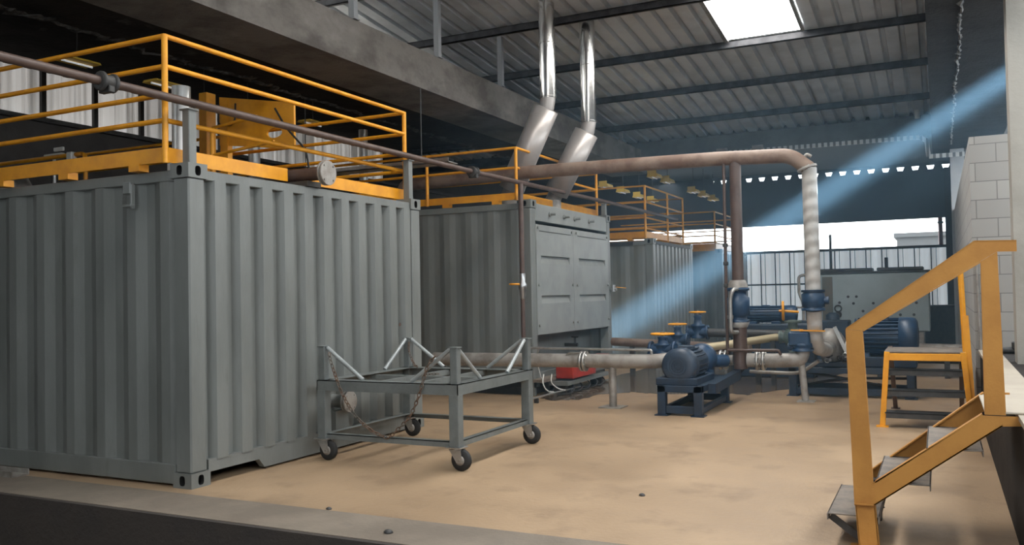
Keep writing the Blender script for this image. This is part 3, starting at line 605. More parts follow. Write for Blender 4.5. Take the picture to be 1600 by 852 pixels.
gate_valve(1.52, 8.7, .62, .955, 'blue gate valve with yellow handwheel, lower of the pair behind the first pump', rw=.14)
# rear horizontal pipes
t = thing('rear_brown_pipe', (1.0, 9.3, .5), 'dirty brown horizontal pipe low in front of the ribbed container', 'pipe')
m = MB(); m.cyl((-.9, 10.05, .62), (2.55, 9.3, .53), .075, 14); m.build('pipe_run', RUST, t)
for xx in (.4, 2.2):
    yy = 10.05-(xx+.9)*.217
    m = MB(); m.box((xx-.04, yy-.04, 0), (xx+.04, yy+.04, .52)); m.build('support_leg', DARK, t)
t = thing('rear_sludge_pipe', (2.2, 8.9, .8), 'dark horizontal pipe joining the pair of blue gate valves', 'pipe')
m = MB(); m.cyl((1.97, 8.9, .81), (3.2, 8.9, .78), .072, 14); m.build('pipe_run', DARK, t)
m = MB(); m.box((2.7, 8.86, 0), (2.78, 8.94, .74)); m.build('support_leg', DARK, t)
t = thing('pale_yellow_pipe', (2.4, 8.3, .6), 'shiny pale yellow pipe slanting behind the brown riser', 'pipe')
m = MB(); m.cyl((1.95, 7.9, .60), (3.1, 8.9, .75), .06, 14); m.build('pipe_run', PALEY, t)
m = MB(); m.box((2.96, 8.72, 0), (3.03, 8.80, .69)); m.build('support_leg', DARK, t)
m = MB(); flange(m, (3.1, 8.9, .75), (.75, .65, .1), .10, .05); m.build('flange', GALV, t)

# ================================================================ PUMP ONE
def skid(t, x0, x1, y0, y1, zt, m_=BLUE):
    s = .1
    for (x, y) in ((x0, y0), (x1-s, y0), (x0, y1-s), (x1-s, y1-s)):
        m = MB(); m.bbox((x+s/2, y+s/2, zt/2), (s, s, zt-.02), .005); m.box((x-.03, y-.03, 0), (x+s+.03, y+s+.03, .012)); m.build('leg', m_, t)
    m = MB(); m.bbox(((x0+x1)/2, y0+.05, zt-.04), (x1-x0, .1, .08), .005); m.bbox(((x0+x1)/2, y1-.05, zt-.04), (x1-x0, .1, .08), .005)
    m.bbox((x0+.04, (y0+y1)/2, zt-.04), (.08, y1-y0, .08), .005); m.bbox((x1-.04, (y0+y1)/2, zt-.04), (.08, y1-y0, .08), .005)
    m.box((x0+.02, y0+.02, zt-.012), (x1-.02, y1-.02, zt)); m.build('skid_top', m_, t)
    m = MB(); m.bbox((x0+.05, (y0+y1)/2, .06), (.06, y1-y0-.2, .07), .005); m.bbox((x1-.05, (y0+y1)/2, .06), (.06, y1-y0-.2, .07), .005); m.bbox(((x0+x1)/2, y0+.05, .07), (x1-x0-.2, .06, .09), .005); m.bbox(((x0+x1)/2, y1-.05, .07), (x1-x0-.2, .06, .09), .005); m.build('skid_base', m_, t)
def motor(t, c, ax, L_, r, m_=BLUEM, fins=22):
    c = V(c); d = V(ax).normalized(); u = d.cross(V((0, 0, 1))).normalized(); w_ = V((0, 0, 1))
    m = MB(); m.lathe(c, d, [(L_*.30, r*.84), (L_*.96, r*.84), (L_*.98, r*.95), (L_*1.0, r*.95), (L_*1.03, r*.5), (L_*1.06, r*.3)], 28)
    for k in range(fins):
        a = 2*PI*k/fins; q = (u*math.cos(a)+w_*math.sin(a)); m.bar(c+d*L_*.30+q*r*.9, c+d*L_*.95+q*r*.9, r*.05, r*.16, q)
    mo = m.build('motor', m_, t)
    m = MB(); m.lathe(c, d, [(0, r*.55), (.005, r*.80), (.03, r*.95), (.07, r), (L_*.30, r*1.0), (L_*.31, r*.9)], 32)
    m.build('fan_cover', m_, mo)
    m = MB()
    for rr in (.2, .34, .48, .62, .76): m.torus(c+d*(.0 if rr < .6 else .012), d, r*rr, .004, 28, 5)
    for k in range(12):
        a = 2*PI*k/12; q = u*math.cos(a)+w_*math.sin(a); m.bar(c+q*r*.1-d*.002, c+q*r*.8+d*.012, .006, .006, d)
    m.build('fan_grille', BLUED, mo)
    m = MB(); p = c+d*L_*.6+V((0, 0, r*.93)); m.bbox(p, (r*.8, r*.8, r*.25), .01); m.build('terminal_box', m_, mo)
    m = MB()
    for q in (.4, .85):
        m = MB(); p = c+d*L_*q; m.bbox(p-V((0, 0, r*.95)), (abs(u.x)*r*1.7+abs(d.x)*.12+.02, abs(u.y)*r*1.7+abs(d.y)*.12+.02, r*.35), .008); m.build('motor_foot', m_, mo)
    return mo
t = thing('pump_set', (2.5, 5.85, 0), 'blue motor and pump set on a blue frame in the middle of the floor', 'pump', 'blue pump sets')
skid(t, 2.24, 2.78, 5.12, 6.62, .36, BLUED)
motor(t, (2.485, 5.17, .585), (0, 1, 0), .72, .215)
m = MB(); m.bbox((2.46, 5.62, .40), (.50, .9, .09), .01); m.bbox((2.47, 5.35, .41), (.46, .3, .08), .01); m.build('base_plate', BLUED, t)
m = MB(); m.cyl((2.47, 5.9, .595), (2.47, 6.2, .595), .06, 14); m.box((2.36, 5.92, .40), (2.58, 6.12, .70)); m.build('coupling_guard', BLUE, t)
m = MB(); m.lathe((2.47, 6.15, .59), (0, 1, 0), [(0, .08), (.05, .16), (.10, .20), (.30, .20), (.36, .15), (.42, .10)], 22); m.cyl((2.47, 6.35, .56), (2.72, 6.7, .54), .085, 16); m.bbox((2.47, 6.36, .43), (.3, .25, .12), .01); m.build('pump_casing', BLUE, t)
m = MB(); m.tube([(2.30, 6.0, .62), (2.36, 6.2, .62)], .09, 16); m.build('suction_nozzle', BLUE, t)
m = MB(); m.bar((2.82, 5.45, .30), (2.83, 6.9, .34), .10, .12); m.build('drip_tray', BLUED, t)
m = MB(); m.tube(bend([(2.83, 6.6, .36), (2.84, 7.0, .36), (2.90, 7.05, .42)], .1), .02, 8); m.build('drain_hose', BLACK, t)
t = thing('pale_delivery_pipe', (3.2, PY, .5), 'thick pale pipe between the first pump and the second pump', 'pipe')
m = MB(); m.cyl((2.62, PY, .535), (2.78, PY, .535), .07, 16); m.tube(bend([(2.97, PY, .535), (3.45, PY, .54), (3.66, 6.93, .56), (3.68, 6.95, .68)], .16), .095, 18); m.build('pipe_run', GALVP, t)
for xx in (2.60, 2.665, 3.09, 3.17):
    m = MB(); flange(m, (xx, PY, .535), (1, 0, 0), .135, .03); m.build('flange', GALV, t)
m = MB(); m.cyl((3.70, 6.95, .012), (3.66, 6.95, .50), .045, 14); m.box((3.6, 6.85, 0), (3.82, 7.05, .014)); m.build('support_leg', GALVP, t)
m = MB(); m.tube(bend([(2.90, 6.76, .68), (3.40, 6.8, .68), (3.42, 6.82, .62)], .03), .02, 8); m.cyl((2.745, 6.76, .68), (2.92, 6.76, .68), .02, 8); m.build('bypass_pipe', BROWN, t)
m = MB(); m.tube(bend([(2.9, 7.4, .34), (3.5, 7.35, .33), (3.62, 7.3, .36), (3.85, 7.2, .52)], .1), .025, 8); m.build('low_pipe', GALVP, t)

# ================================================================ PUMP TWO
t = thing('pump_set', (4.0, 7.9, 0), 'second blue pump set with big finned motor behind the stair post', 'pump', 'blue pump sets')
skid(t, 3.40, 5.0, 7.55, 8.35, .40, BLUED)
m = MB(); m.lathe((3.78, 7.95, .66), (1, 0, 0), [(0, .1), (.03, .2), (.08, .26), (.22, .26), (.28, .2), (.34, .11)], 24); m.cyl((3.9, 7.45, .66), (3.92, 7.8, .66), .11, 16); m.build('pump_casing', GALVP, t)
m = MB(); m.bbox((3.95, 7.95, .43), (.5, .5, .07), .01); m.build('pump_foot', BLUED, t)
motor(t, (5.05, 8.0, .80), (-1, 0, 0), .80, .27, BLUE, 26)
m = MB(); m.bbox((4.65, 8.0, .47), (.75, .5, .14), .01); m.build('base_plate', BLUED, t)
m = MB(); m.bar((4.0, 7.75, .95), (4.22, 7.7, .45), .05, .012, (0, 1, 0)); m.build('guard_strap', GALV, t)
m = MB(); m.cyl((4.08, 7.95, .66), (4.2, 7.95, .66), .09, 14); m.build('coupling_guard', GALV, t)
for k in range(9):
    m = MB(); x = 3.95+random.uniform(-.05, .35); z = .46+random.uniform(0, .12); m.cyl((x, 7.66, z), (x+.05, 7.6, z+.01), .022, 8); m.torus((x, 7.64, z), (0, 1, 0), .03, .01, 10, 5); m.build('pipe_fitting', DARK if k % 2 else STEEL, t)
for (a, c) in (((3.5, 7.7, .34), (4.95, 7.75, .08)), ((3.5, 7.72, .12), (4.9, 7.72, .26))):
    m = MB(); m.tube(bend([a, (4.1, 7.70, .25), c], .3), .018, 8); m.build('hose', BLACK, t)
t = thing('actuator_valve', (3.66, 6.95, .6), 'square dark blue valve with flat yellow lever beside the wrapped riser', 'valve')
m = MB(); m.lathe((3.68, 6.95, .665), (0, 0, 1), [(0, .14), (.03, .14), (.035, .11), (.06, .13), (.10, .13), (.12, .09), (.14, .09)], 20); m.bbox((3.65, 6.93, .83), (.27, .20, .19), .02); m.cyl((3.50, 6.93, .72), (3.58, 6.93, .72), .05, 12); m.build('valve_body', BLUE, t)
m = MB(); m.cyl((3.68, 6.88, .92), (3.68, 6.88, .955), .022, 10); m.bar((3.55, 6.86, .945), (3.98, 6.84, .935), .05, .014); m.build('lever', YEL, t)
t = thing('grey_green_valve', (3.1, 8.9, .7), 'grey green valve with upright yellow handwheel on the pale yellow pipe', 'valve')
m = MB(); m.lathe((3.12, 8.6, .76), (1, 0, 0), [(0, .1), (.03, .1), (.05, .07), (.08, .07), (.10, .13), (.30, .13), (.32, .07), (.42, .07), (.43, .1), (.46, .1)], 18); m.cyl((3.32, 8.6, .76), (3.32, 8.6, 1.02), .07, 14); m.lathe((3.32, 8.6, .98), (0, 0, 1), [(0, .13), (.025, .13)], 16); m.bbox((3.32, 8.6, .6), (.12, .1, .16), .01); m.build('valve_body', VALVEG, t)
m = MB(); m.torus((3.2, 8.5, 1.16), (1, .15, 0), .13, .02, 24, 8)
for k in range(3): m.bar((3.2, 8.5, 1.16), (3.2, 8.5+.13*math.cos(k*2*PI/3), 1.16+.13*math.sin(k*2*PI/3)), .02, .012)
m.cyl((3.14, 8.5, 1.16), (3.42, 8.55, 1.14), .018, 8); m.build('handwheel', YEL, t)
t = thing('far_motor', (2.9, 10.4, 0), 'blue finned motor lying behind the brown riser on a dark plinth', 'motor')
motor(t, (3.15, 10.3, 1.06), (-1, 0, 0), .85, .15, BLUE, 18)
m = MB(); m.bbox((2.75, 10.3, .45), (1.35, .5, .9), .02); m.build('plinth', BLUED, t)
t = thing('dark_bund', (3.3, 11.6, 0), 'dark low wall box standing behind the two pumps', 'box')
m = MB(); m.bbox((3.25, 11.8, .45), (1.2, .5, .9), .02); m.build('box_body', BLUED, t)
t = thing('valve_handle_rod', (3.0, 11.4, .9), 'thin bent grey pipe with side arm left of the wrapped riser', 'pipe')
m = MB(); m.tube(bend([(3.05, 11.8, .9), (3.05, 11.8, 1.22), (2.98, 11.8, 1.4), (2.98, 11.8, 1.72), (3.32, 11.8, 1.78)], .06), .028, 8); m.cyl((2.6, 11.8, 1.15), (3.4, 11.8, 1.13), .02, 8); m.build('pipe_run', GALVP, t)

# ================================================================ TANK at rear right
t = thing('steel_tank', (4.12, 15.4, 0), 'large blue grey steel tank with bolt holes behind the big motor', 'tank')
x0, x1, y0, y1, z0, z1 = 3.05, 5.14, 14.2, 15.9, .58, 1.78
m = MB(); m.bbox(((x0+x1)/2, (y0+y1)/2, (z0+z1)/2), (x1-x0, y1-y0, z1-z0), .02); m.build('tank_body', TANK, t)
m = MB(); m.bbox(((x0+x1)/2, (y0+y1)/2, z1+.02), (x1-x0+.06, y1-y0+.06, .04), .008); m.build('rim', DARK, t)
for (x, l) in ((3.3, .5), (3.75, .7), (4.45, .55), (4.85, .4)):
    m = MB(); m.bbox((x, y0+.3, z1+.075), (l, .4, .07), .02); m.build('cover', DARK, t)
for x in (x0+.1, x1-.2):
    for y in (y0+.1, y1-.2):
        m = MB(); m.box((x-.08, y-.06, 0), (x+.08, y+.06, z0+.02)); m.build('leg', GALVP, t)
for (x, z) in ((3.62, 1.3), (3.78, 1.3), (3.45, 1.18), (3.72, 1.16), (4.1, 1.16), (4.6, .92), (4.85, .92), (4.9, 1.16), (4.55, 1.2), (3.9, 1.0)):
    m = MB(); m.cyl((x, y0-.012, z), (x, y0+.01, z), .028, 10); m.build('bolt_hole', DARK, t)
m = MB(); m.torus((3.42, y0-.03, 1.06), (0, 1, 0), .065, .016, 18, 6); m.cyl((3.42, y0-.04, .93), (3.42, y0, .93), .07, 12); m.build('ring_handle', DARK, t)
m = MB(); m.box((3.12, y0-.03, .8), (3.32, y0-.0, 1.72)); m.build('stain_plate', TANKR, t)
t = thing('floor_hydrant', (3.35, 13.2, 0), 'dark vertical pump column standing in front of the tank left side', 'pump')
m = MB(); m.lathe((3.4, 13.3, 0), (0, 0, 1), [(0, .22), (.05, .22), (.06, .12), (.55, .12), (.6, .2), (.66, .2), (.68, .13), (.95, .13), (1.0, .07)], 18); m.build('pump_body', BLUED, t)
for (x, y, z0_, z1_, r, m_, lb) in ((2.40, 22.8, 0, 3.1, .04, DARK, 'dark thin pole standing against the bright rear window'), (3.95, 22.6, 0, 2.35, .05, DARK, 'short dark pole above the tank top against the fence')):
    t = thing('pole', (x, y, 0), lb, 'pole'); m = MB(); m.cyl((x, y, z0_), (x, y, z1_), r, 8); m.build('pole_shaft', m_, t); m = MB(); m.box((x-.1, y-.1, 0), (x+.1, y+.1, .02)); m.build('base_plate', m_, t)
t = thing('striped_post', (5.40, 22.8, 2.68), 'red brown pipe post with pale edges in the right end of the window', 'post')
m = MB(); m.cyl((5.40, 22.96, 2.68), (5.40, 22.96, 3.48), .06, 12); m.build('post_pipe', mat('red_oxide', (.16, .045, .035), .5), t)
m = MB(); m.lathe((5.40, 22.96, 3.30), (0, 0, 1), [(0, .085), (.05, .085)], 12); m.build('collar', DARK, t)
t = thing('dark_cabinet', (5.35, 17.5, 0), 'black low cabinet at the foot of the grey column', 'cabinet')
m = MB(); m.bbox((5.38, 17.6, .5), (.9, .7, 1.0), .02); m.build('cabinet_body', DARK, t)
m = MB(); m.bbox((5.38, 17.6, 1.02), (.94, .75, .04), .01); m.build('cabinet_top', BLACK, t)
t = thing('rear_cross_pipe', (4.7, 10.5, .4), 'grey horizontal pipe low behind the yellow step platform', 'pipe')
m = MB(); m.cyl((4.2, 10.6, .50), (5.64, 10.6, .48), .07, 12); m.build('pipe_run', GALVP, t)
m = MB(); m.cyl((4.2, 10.9, .3), (5.64, 10.9, .3), .09, 12); m.build('lower_pipe', DARK, t)
for xx in (4.4, 5.4):
    m = MB(); m.box((xx-.04, 10.55, 0), (xx+.04, 10.95, .44)); m.build('support_leg', DARK, t)

# cable tray on far beam
t = thing('perforated_tray', (1.5, 14.9, 4.6), 'long white perforated cable tray along the far concrete beam', 'tray')
pts = [(-.95, 14.88, 4.635), (5.05, 14.88, 4.59), (5.17, 14.88, 4.50), (5.20, 14.88, 4.17), (5.86, 14.88, 4.17)]
PERF = mat('perforated_steel', (.52, .52, .50), .5, .3)
def slots(m):
    nt = m.node_tree; N = nt.nodes; L = nt.links; tc = N.new('ShaderNodeTexCoord'); wv = N.new('ShaderNodeTexWave'); wv.bands_direction = 'X'; wv.inputs['Scale'].default_value = 2.6
    r = N.new('ShaderNodeMapRange'); r.inputs['From Min'].default_value = .55; r.inputs['From Max'].default_value = .65
    x = N.new('ShaderNodeMix'); x.data_type = 'RGBA'; x.inputs['A'].default_value = (.5, .5, .48, 1); x.inputs['B'].default_value = (.12, .12, .12, 1)
    L.new(tc.outputs['Object'], wv.inputs['Vector']); L.new(wv.outputs['Fac'], r.inputs['Value']); L.new(r.outputs[0], x.inputs['Factor']); L.new(x.outputs['Result'], N['Principled BSDF'].inputs['Base Color'])
slots(PERF)
m = MB()
for a, c in zip(pts[:-1], pts[1:]): m.bar(a, c, .05, .085, (0, 0, 1) if abs(a[2]-c[2]) < .3 else (1, 0, 0))
m.build('tray_channel', PERF, t)
for xx in (.95, 1.75):
    m = MB(); m.bbox((xx, 14.86, 4.68), (.25, .06, .1), .01); m.build('tray_clamp', GALVP, t)
t = thing('white_vent_pipe', (5.01, 14.9, 4.9), 'short white plastic pipe hanging near the right end of the far beam', 'pipe')
m = MB(); m.cyl((5.01, 14.86, 4.98), (5.01, 14.86, 5.40), .05, 12); m.build('pipe_run', WHITE, t)
m = MB(); m.cyl((5.01, 14.86, 5.33), (5.01, 14.86, 5.42), .06, 12); m.build('cap', WHITE, t)

# ================================================================ TROLLEY
t = thing('steel_trolley', (.9, 2.1, 0), 'grey steel frame trolley on four casters beside the nearest container', 'trolley')
X0, X1, Y0, Y1 = .20, 1.60, 1.40, 2.82; PT = 1.04; s = .07
for (x, y) in ((X0, Y0), (X1, Y0), (X0, Y1), (X1, Y1)):
    m = MB(); sx = 1 if x == X0 else -1; sy = 1 if y == Y0 else -1
    m.bbox((x, y, (.2+.645)/2), (.092, .092, .445), .005); m.bbox((x, y, (.64+PT)/2), (s, s, PT-.64), .005); p = m.build('post', GREYT, t)
    m = MB(); m.bbox((x, y, PT+.004), (.085, .085, .01), .002); m.build('post_cap', GREYT, p)
    m = MB(); m.bbox((x, y, .198), (.15, .13, .010), .002); cs = m.build('caster', STEEL, t)
    dx = .045
    m = MB(); m.cyl((x, y, .176), (x, y, .196), .05, 14)
    for q in (-1, 1): m.prism([(x-.05, y+q*.040-.0025, .180), (x+.06, y+q*.040-.0025, .180), (x+dx+.026, y+q*.040-.0025, .07), (x+dx-.026, y+q*.040-.0025, .07)], (0, .005, 0))
    m.bbox((x, y, .178), (.11, .088, .006), .002)
    m.build('caster_fork', GALV, cs)
    m = MB(); m.lathe((x+dx, y-.028, .092), (0, 1, 0), [(0, .055), (.004, .080), (.014, .092), (.042, .092), (.052, .080), (.056, .055)], 28); m.build('caster_wheel', BLACK, cs)
    m = MB(); m.lathe((x+dx, y-.034, .092), (0, 1, 0), [(0, .026), (.003, .042), (.065, .042), (.068, .026)], 20); m.cyl((x+dx, y-.05, .092), (x+dx, y+.05, .092), .011, 8); m.build('wheel_hub', GALVP, cs)
def angle(a, c, inward, w_=.075):
    """angle iron: vertical leg below and flat leg on top pointing inward"""
    m = MB(); a = V(a); c = V(c); i = V(inward)
    m.prism([a, c, c-V((0, 0, w_)), a-V((0, 0, w_))], i*.007); m.prism([a, c, c+i*w_*1.3, a+i*w_*1.3], (0, 0, -.007)); return m
z = .735; e = .045
angle((X0-e, Y0-e, z), (X1+e, Y0-e, z), (0, 1, 0), .095).build('top_frame_rail', GREYT, t)
angle((X0-e, Y1+e, z), (X1+e, Y1+e, z), (0, -1, 0), .095).build('top_frame_rail', GREYT, t)
angle((X0-e, Y0-e, z), (X0-e, Y1+e, z), (1, 0, 0), .095).build('top_frame_rail', GREYT, t)
angle((X1+e, Y0-e, z), (X1+e, Y1+e, z), (-1, 0, 0), .095).build('top_frame_rail', GREYT, t)
for xx in (.72, 1.12):
    m = MB(); m.bar((xx, Y0, z-.04), (xx, Y1, z-.04), .05, .05); m.build('cross_bar', GREYT, t)
m = MB(); m.bar((X0, 2.15, z-.04), (X1, 2.15, z-.04), .05, .04); m.build('cross_bar', GREYT, t)
z = .245; e = .02
angle((X0, Y0-e, z), (X1, Y0-e, z), (0, 1, 0), .05).build('bottom_frame_rail', GREYT, t)
angle((X0, Y1+e, z), (X1, Y1+e, z), (0, -1, 0), .05).build('bottom_frame_rail', GREYT, t)
angle((X0-e, Y0, z), (X0-e, Y1, z), (1, 0, 0), .05).build('bottom_frame_rail', GREYT, t)
angle((X1+e, Y0, z), (X1+e, Y1, z), (-1, 0, 0), .05).build('bottom_frame_rail', GREYT, t)
BR = mat('brace_tube_paint', (.36, .385, .385), .3, .2, (.28, .3, .3), 8)
for (x, y, dx, dy) in ((X0, Y0, 1, 0), (X1, Y0, -1, 0), (X1, Y0, 0, 1), (X0, Y1, 1, 0), (X0, Y1, 0, -1), (X1, Y1, -1, 0), (X1, Y1, 0, -1)):
    m = MB(); a = V((x+dx*.045, y+dy*.045, PT-.01)); c = V((x+dx*.44, y+dy*.44, .745)); m.tube([a, c], .019, 12); m.build('brace', BR, t)
def chain(path, label, size=.028):
    P = [V(p) for p in path]; pts = bend(P, .25, 8); m = MB(); k = 0; acc = 0; i = 0; pos = pts[0].copy()
    # walk the path at link spacing
    dist = [0]
    for a, c in zip(pts[:-1], pts[1:]): dist.append(dist[-1]+(c-a).length)
    tot = dist[-1]; n = int(tot/(size*1.35))
    def at(sv):
        for j in range(len(dist)-1):
            if dist[j+1] >= sv: return pts[j].lerp(pts[j+1], (sv-dist[j])/max(1e-6, dist[j+1]-dist[j]))
        return pts[-1]
    for k in range(n):
        c = at((k+.5)*tot/n); d = (at((k+.9)*tot/n)-at((k+.1)*tot/n)).normalized(); u = d.cross(V((0, 1, 0.2))).normalized(); w_ = d.cross(u)
        v = u if k % 2 else w_; loop = []
        for q in range(10):
            a = 2*PI*q/10; loop.append(c+d*math.cos(a)*size*.92+v*math.sin(a)*size*.5)
        m.tube(loop, size*.17, 5, False, 0, True)
    return tag(m.build('chain', CHAIN), label, 'chain', 'chains on the trolley')
def wrap(m, c, ax, R, n=3):
    for k in range(n): m.torus(V(c)+V(ax)*(.016*(k-1)), V(ax)+V((random.uniform(-.3, .3), random.uniform(-.3, .3), random.uniform(-.3, .3))), R, .006, 14, 5)
chain([(.30, 1.36, .985), (.33, 1.33, .93), (.46, 1.32, .62), (.62, 1.33, .40), (.80, 1.35, .28), (.92, 1.36, .245)], 'rusty chain hanging from the left trolley brace down to the bottom rail')
chain([(1.43, 1.36, .975), (1.37, 1.33, .90), (1.27, 1.32, .60), (1.18, 1.33, .44), (1.05, 1.34, .33), (.94, 1.345, .245)], 'rusty chain hanging from the right front trolley post brace')
chain([(.24, 2.78, 1.00), (.26, 2.74, .90), (.36, 2.70, .76), (.42, 2.66, .752)], 'short rusty chain hanging inside the far left trolley post', .024)
chain([(1.0, 2.12, .742), (.96, 2.06, .745), (.9, 1.9, .742), (.95, 1.78, .742)], 'loose rusty chain end lying on the trolley cross bars', .024)

# ================================================================ BURNER AT FOOT OF CONTAINER TWO
t = thing('red_burner', (.25, 7.6, 0), 'red metal burner housing low under the door end, with hoses', 'burner')
m = MB(); m.bbox((.30, 7.35, .34), (.28, .95, .24), .012); m.bbox((.30, 8.25, .40), (.22, .6, .16), .012); m.build('housing', RED, t)
m = MB(); m.bar((.25, 6.75, .16), (.25, 8.5, .16), .3, .06); m.build('support_rail', GREY, t)
for yy in (6.8, 8.3):
    m = MB(); m.box((.15, yy, 0), (.35, yy+.08, .14)); m.build('leg', DARK, t)
m = MB(); m.bbox((.40, 7.0, .36), (.03, .06, .16), .004); m.build('latch', GREYD, t)
t = thing('hose_bundle', (.3, 6.5, 0), 'white looping hoses and a thin rod pipe lying under the door end', 'hose')
m = MB(); m.tube(bend([(.20, 6.35, .33), (.22, 6.25, .22), (.26, 6.30, .10), (.34, 6.42, .07)], .08), .009, 6); m.tube(bend([(.24, 6.55, .32), (.24, 6.5, .2), (.30, 6.62, .1), (.38, 6.7, .07)], .08), .009, 6); m.build('white_hose', WHITE, t)
m = MB(); m.tube([(.36, 5.6, .075), (.37, 6.2, .075), (.36, 7.35, .06)], .014, 8); m.cyl((.36, 6.15, .075), (.37, 6.25, .075), .024, 8); m.build('rod_pipe', GALV, t)
m = MB()
for k in range(5):
    y = 6.6+k*.32; m.tube(bend([(.30, y, .02), (.46, y+.15, .02), (.42, y+.4, .08), (.30, y+.5, .13)], .1), .012, 6)
m.build('dark_hose', BLACK, t)
for yy in (5.72, 6.9):
    m = MB(); m.box((.33, yy, 0), (.39, yy+.03, .065)); m.build('rod_clip', DARK, t)
t = thing('upper_tap', (-.2, 8.0, .6), 'small dark tap with hose on the lower recess of the door end', 'valve')
m = MB(); m.cyl((-.38, 8.55, .62), (-.15, 8.55, .62), .03, 10); m.cyl((-.2, 8.55, .62), (-.2, 8.55, .74), .02, 8); m.bbox((-.2, 8.55, .75), (.12, .03, .02), .004); m.build('tap_body', DARK, t)
t = thing('tagged_cord', (.05, 6.48, .2), 'white tag hanging on a pale cord at the lower left of the door end', 'tag')
m = MB(); m.bbox((.03, 6.50, .52), (.012, .045, .07), .003); m.build('tag_plate', WHITE, t)
m = MB(); m.tube([(.03, 6.50, .49), (.05, 6.6, .246)], .006, 6); m.build('cord', WHITE, t)

# ================================================================ NEAR STAIR
t = thing('yellow_stair', (5.2, .7, 0), 'yellow steel stair with channel handrail climbing to the right hand ledge', 'stair')
ya, yb = .27, 1.12; xs = 4.84; xe = 5.565; dp = .055
def chan(m, a, c, w_, inward):
    """flat channel: web facing the viewer with thin flanges behind"""
    a = V(a); c = V(c); d = (c-a).normalized(); n = V((0, 1, 0)); u = n.cross(d).normalized(); i = V((0, inward, 0))
    m.prism([a+u*w_/2, c+u*w_/2, c-u*w_/2, a-u*w_/2], i*.006)
    for sg in (1, -1): m.prism([a+u*sg*w_/2, c+u*sg*w_/2, c+u*sg*(w_/2-.006), a+u*sg*(w_/2-.006)], i*dp)
def plate(poly, y, d):
    m = MB(); m.prism([(x, y, z) for x, z in poly], (0, d, 0)); return m
def lip(m, a, c, y, d, th=.007):
    m.bar((a[0], y+d/2, a[1]), (c[0], y+d/2, c[1]), abs(d), th, (0, 0, 1)); return m
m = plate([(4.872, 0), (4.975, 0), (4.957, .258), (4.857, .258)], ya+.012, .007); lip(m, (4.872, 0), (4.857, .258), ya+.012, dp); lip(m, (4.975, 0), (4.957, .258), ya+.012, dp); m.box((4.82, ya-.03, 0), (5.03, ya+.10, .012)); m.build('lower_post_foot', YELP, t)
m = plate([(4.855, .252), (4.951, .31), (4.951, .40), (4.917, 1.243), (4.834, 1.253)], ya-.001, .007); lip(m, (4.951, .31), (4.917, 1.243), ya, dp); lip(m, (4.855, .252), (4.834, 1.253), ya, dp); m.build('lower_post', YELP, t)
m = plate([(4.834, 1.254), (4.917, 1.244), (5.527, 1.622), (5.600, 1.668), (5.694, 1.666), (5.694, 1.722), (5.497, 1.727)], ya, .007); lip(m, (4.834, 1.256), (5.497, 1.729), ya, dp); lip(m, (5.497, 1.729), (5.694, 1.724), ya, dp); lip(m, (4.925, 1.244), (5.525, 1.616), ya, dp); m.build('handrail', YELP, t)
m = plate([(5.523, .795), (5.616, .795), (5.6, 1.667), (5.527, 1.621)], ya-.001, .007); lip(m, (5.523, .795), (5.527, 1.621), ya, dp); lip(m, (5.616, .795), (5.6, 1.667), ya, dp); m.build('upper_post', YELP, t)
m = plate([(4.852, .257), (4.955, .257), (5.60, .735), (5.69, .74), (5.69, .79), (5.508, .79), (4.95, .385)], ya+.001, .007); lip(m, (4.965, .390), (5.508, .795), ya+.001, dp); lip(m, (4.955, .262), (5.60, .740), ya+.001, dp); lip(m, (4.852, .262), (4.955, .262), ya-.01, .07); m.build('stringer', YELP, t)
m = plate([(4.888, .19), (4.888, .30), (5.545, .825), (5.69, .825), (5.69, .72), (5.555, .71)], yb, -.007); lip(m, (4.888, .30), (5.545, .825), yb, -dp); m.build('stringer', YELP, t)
for (x, z) in ((4.70, .19), (4.967, .395), (5.23, .60)):
    m = MB(); m.bbox((x+.14, (ya+yb)/2, z-.004), (.28, yb-ya-.02 if x > 4.7 else yb-ya-.06, .008), .002); m.box((x, ya+.01, z-.035), (x+.006, yb-.01, z)); m.box((x+.274, ya+.01, z-.035), (x+.28, yb-.01, z)); m.build('tread', TREAD, t)
m = MB(); m.bbox((5.92, (ya+yb)/2, .807), (.80, yb-ya, .012), .003); m.build('top_tread', LEDGE, t)
m = MB(); m.bar((4.71, ya+.1, .16), (4.90, ya+.1, .02), .04, .01, (0, 1, 0)); m.build('tread_bracket', DARK, t); m = MB(); m.bar((4.71, yb-.1, .16), (4.90, yb-.1, .02), .04, .01, (0, 1, 0)); m.box((4.86, yb-.14, 0), (4.95, yb-.06, .26)); m.build('tread_bracket', DARK, t)

# ================================================================ FAR STEP PLATFORM
t = thing('step_platform', (5.17, 5.4, 0), 'yellow framed step platform with dark treads at the foot of the block wall', 'platform')
xa, xb, yn = 4.80, 5.52, 5.05
for (x0_, x1_) in ((4.735, xa), (5.59, xb)):
    m = MB(); m.bar((x0_, yn, 0), (x1_, yn, .80), .055, .055, (0, 1, 0), .004); m.box((x0_-.06, yn-.05, 0), (x0_+.06, yn+.05, .012)); m.build('leg', YEL, t)
    m = MB(); m.bar((x1_+.0, 6.6, 0), (x1_, 5.75, .80), .05, .05, (1, 0, 0), .004); m.box((x1_-.05, 6.55, 0), (x1_+.05, 6.66, .012)); m.build('leg', BROWN, t)
m = MB(); m.bbox(((xa+xb)/2, yn, .745), (xb-xa+.05, .05, .075), .004); m.build('front_bar', YEL, t)
m = MB(); m.bbox(((xa+xb)/2, yn+.36, .795), (xb-xa+.06, .74, .018), .004); m.build('top_plate', TREAD, t)
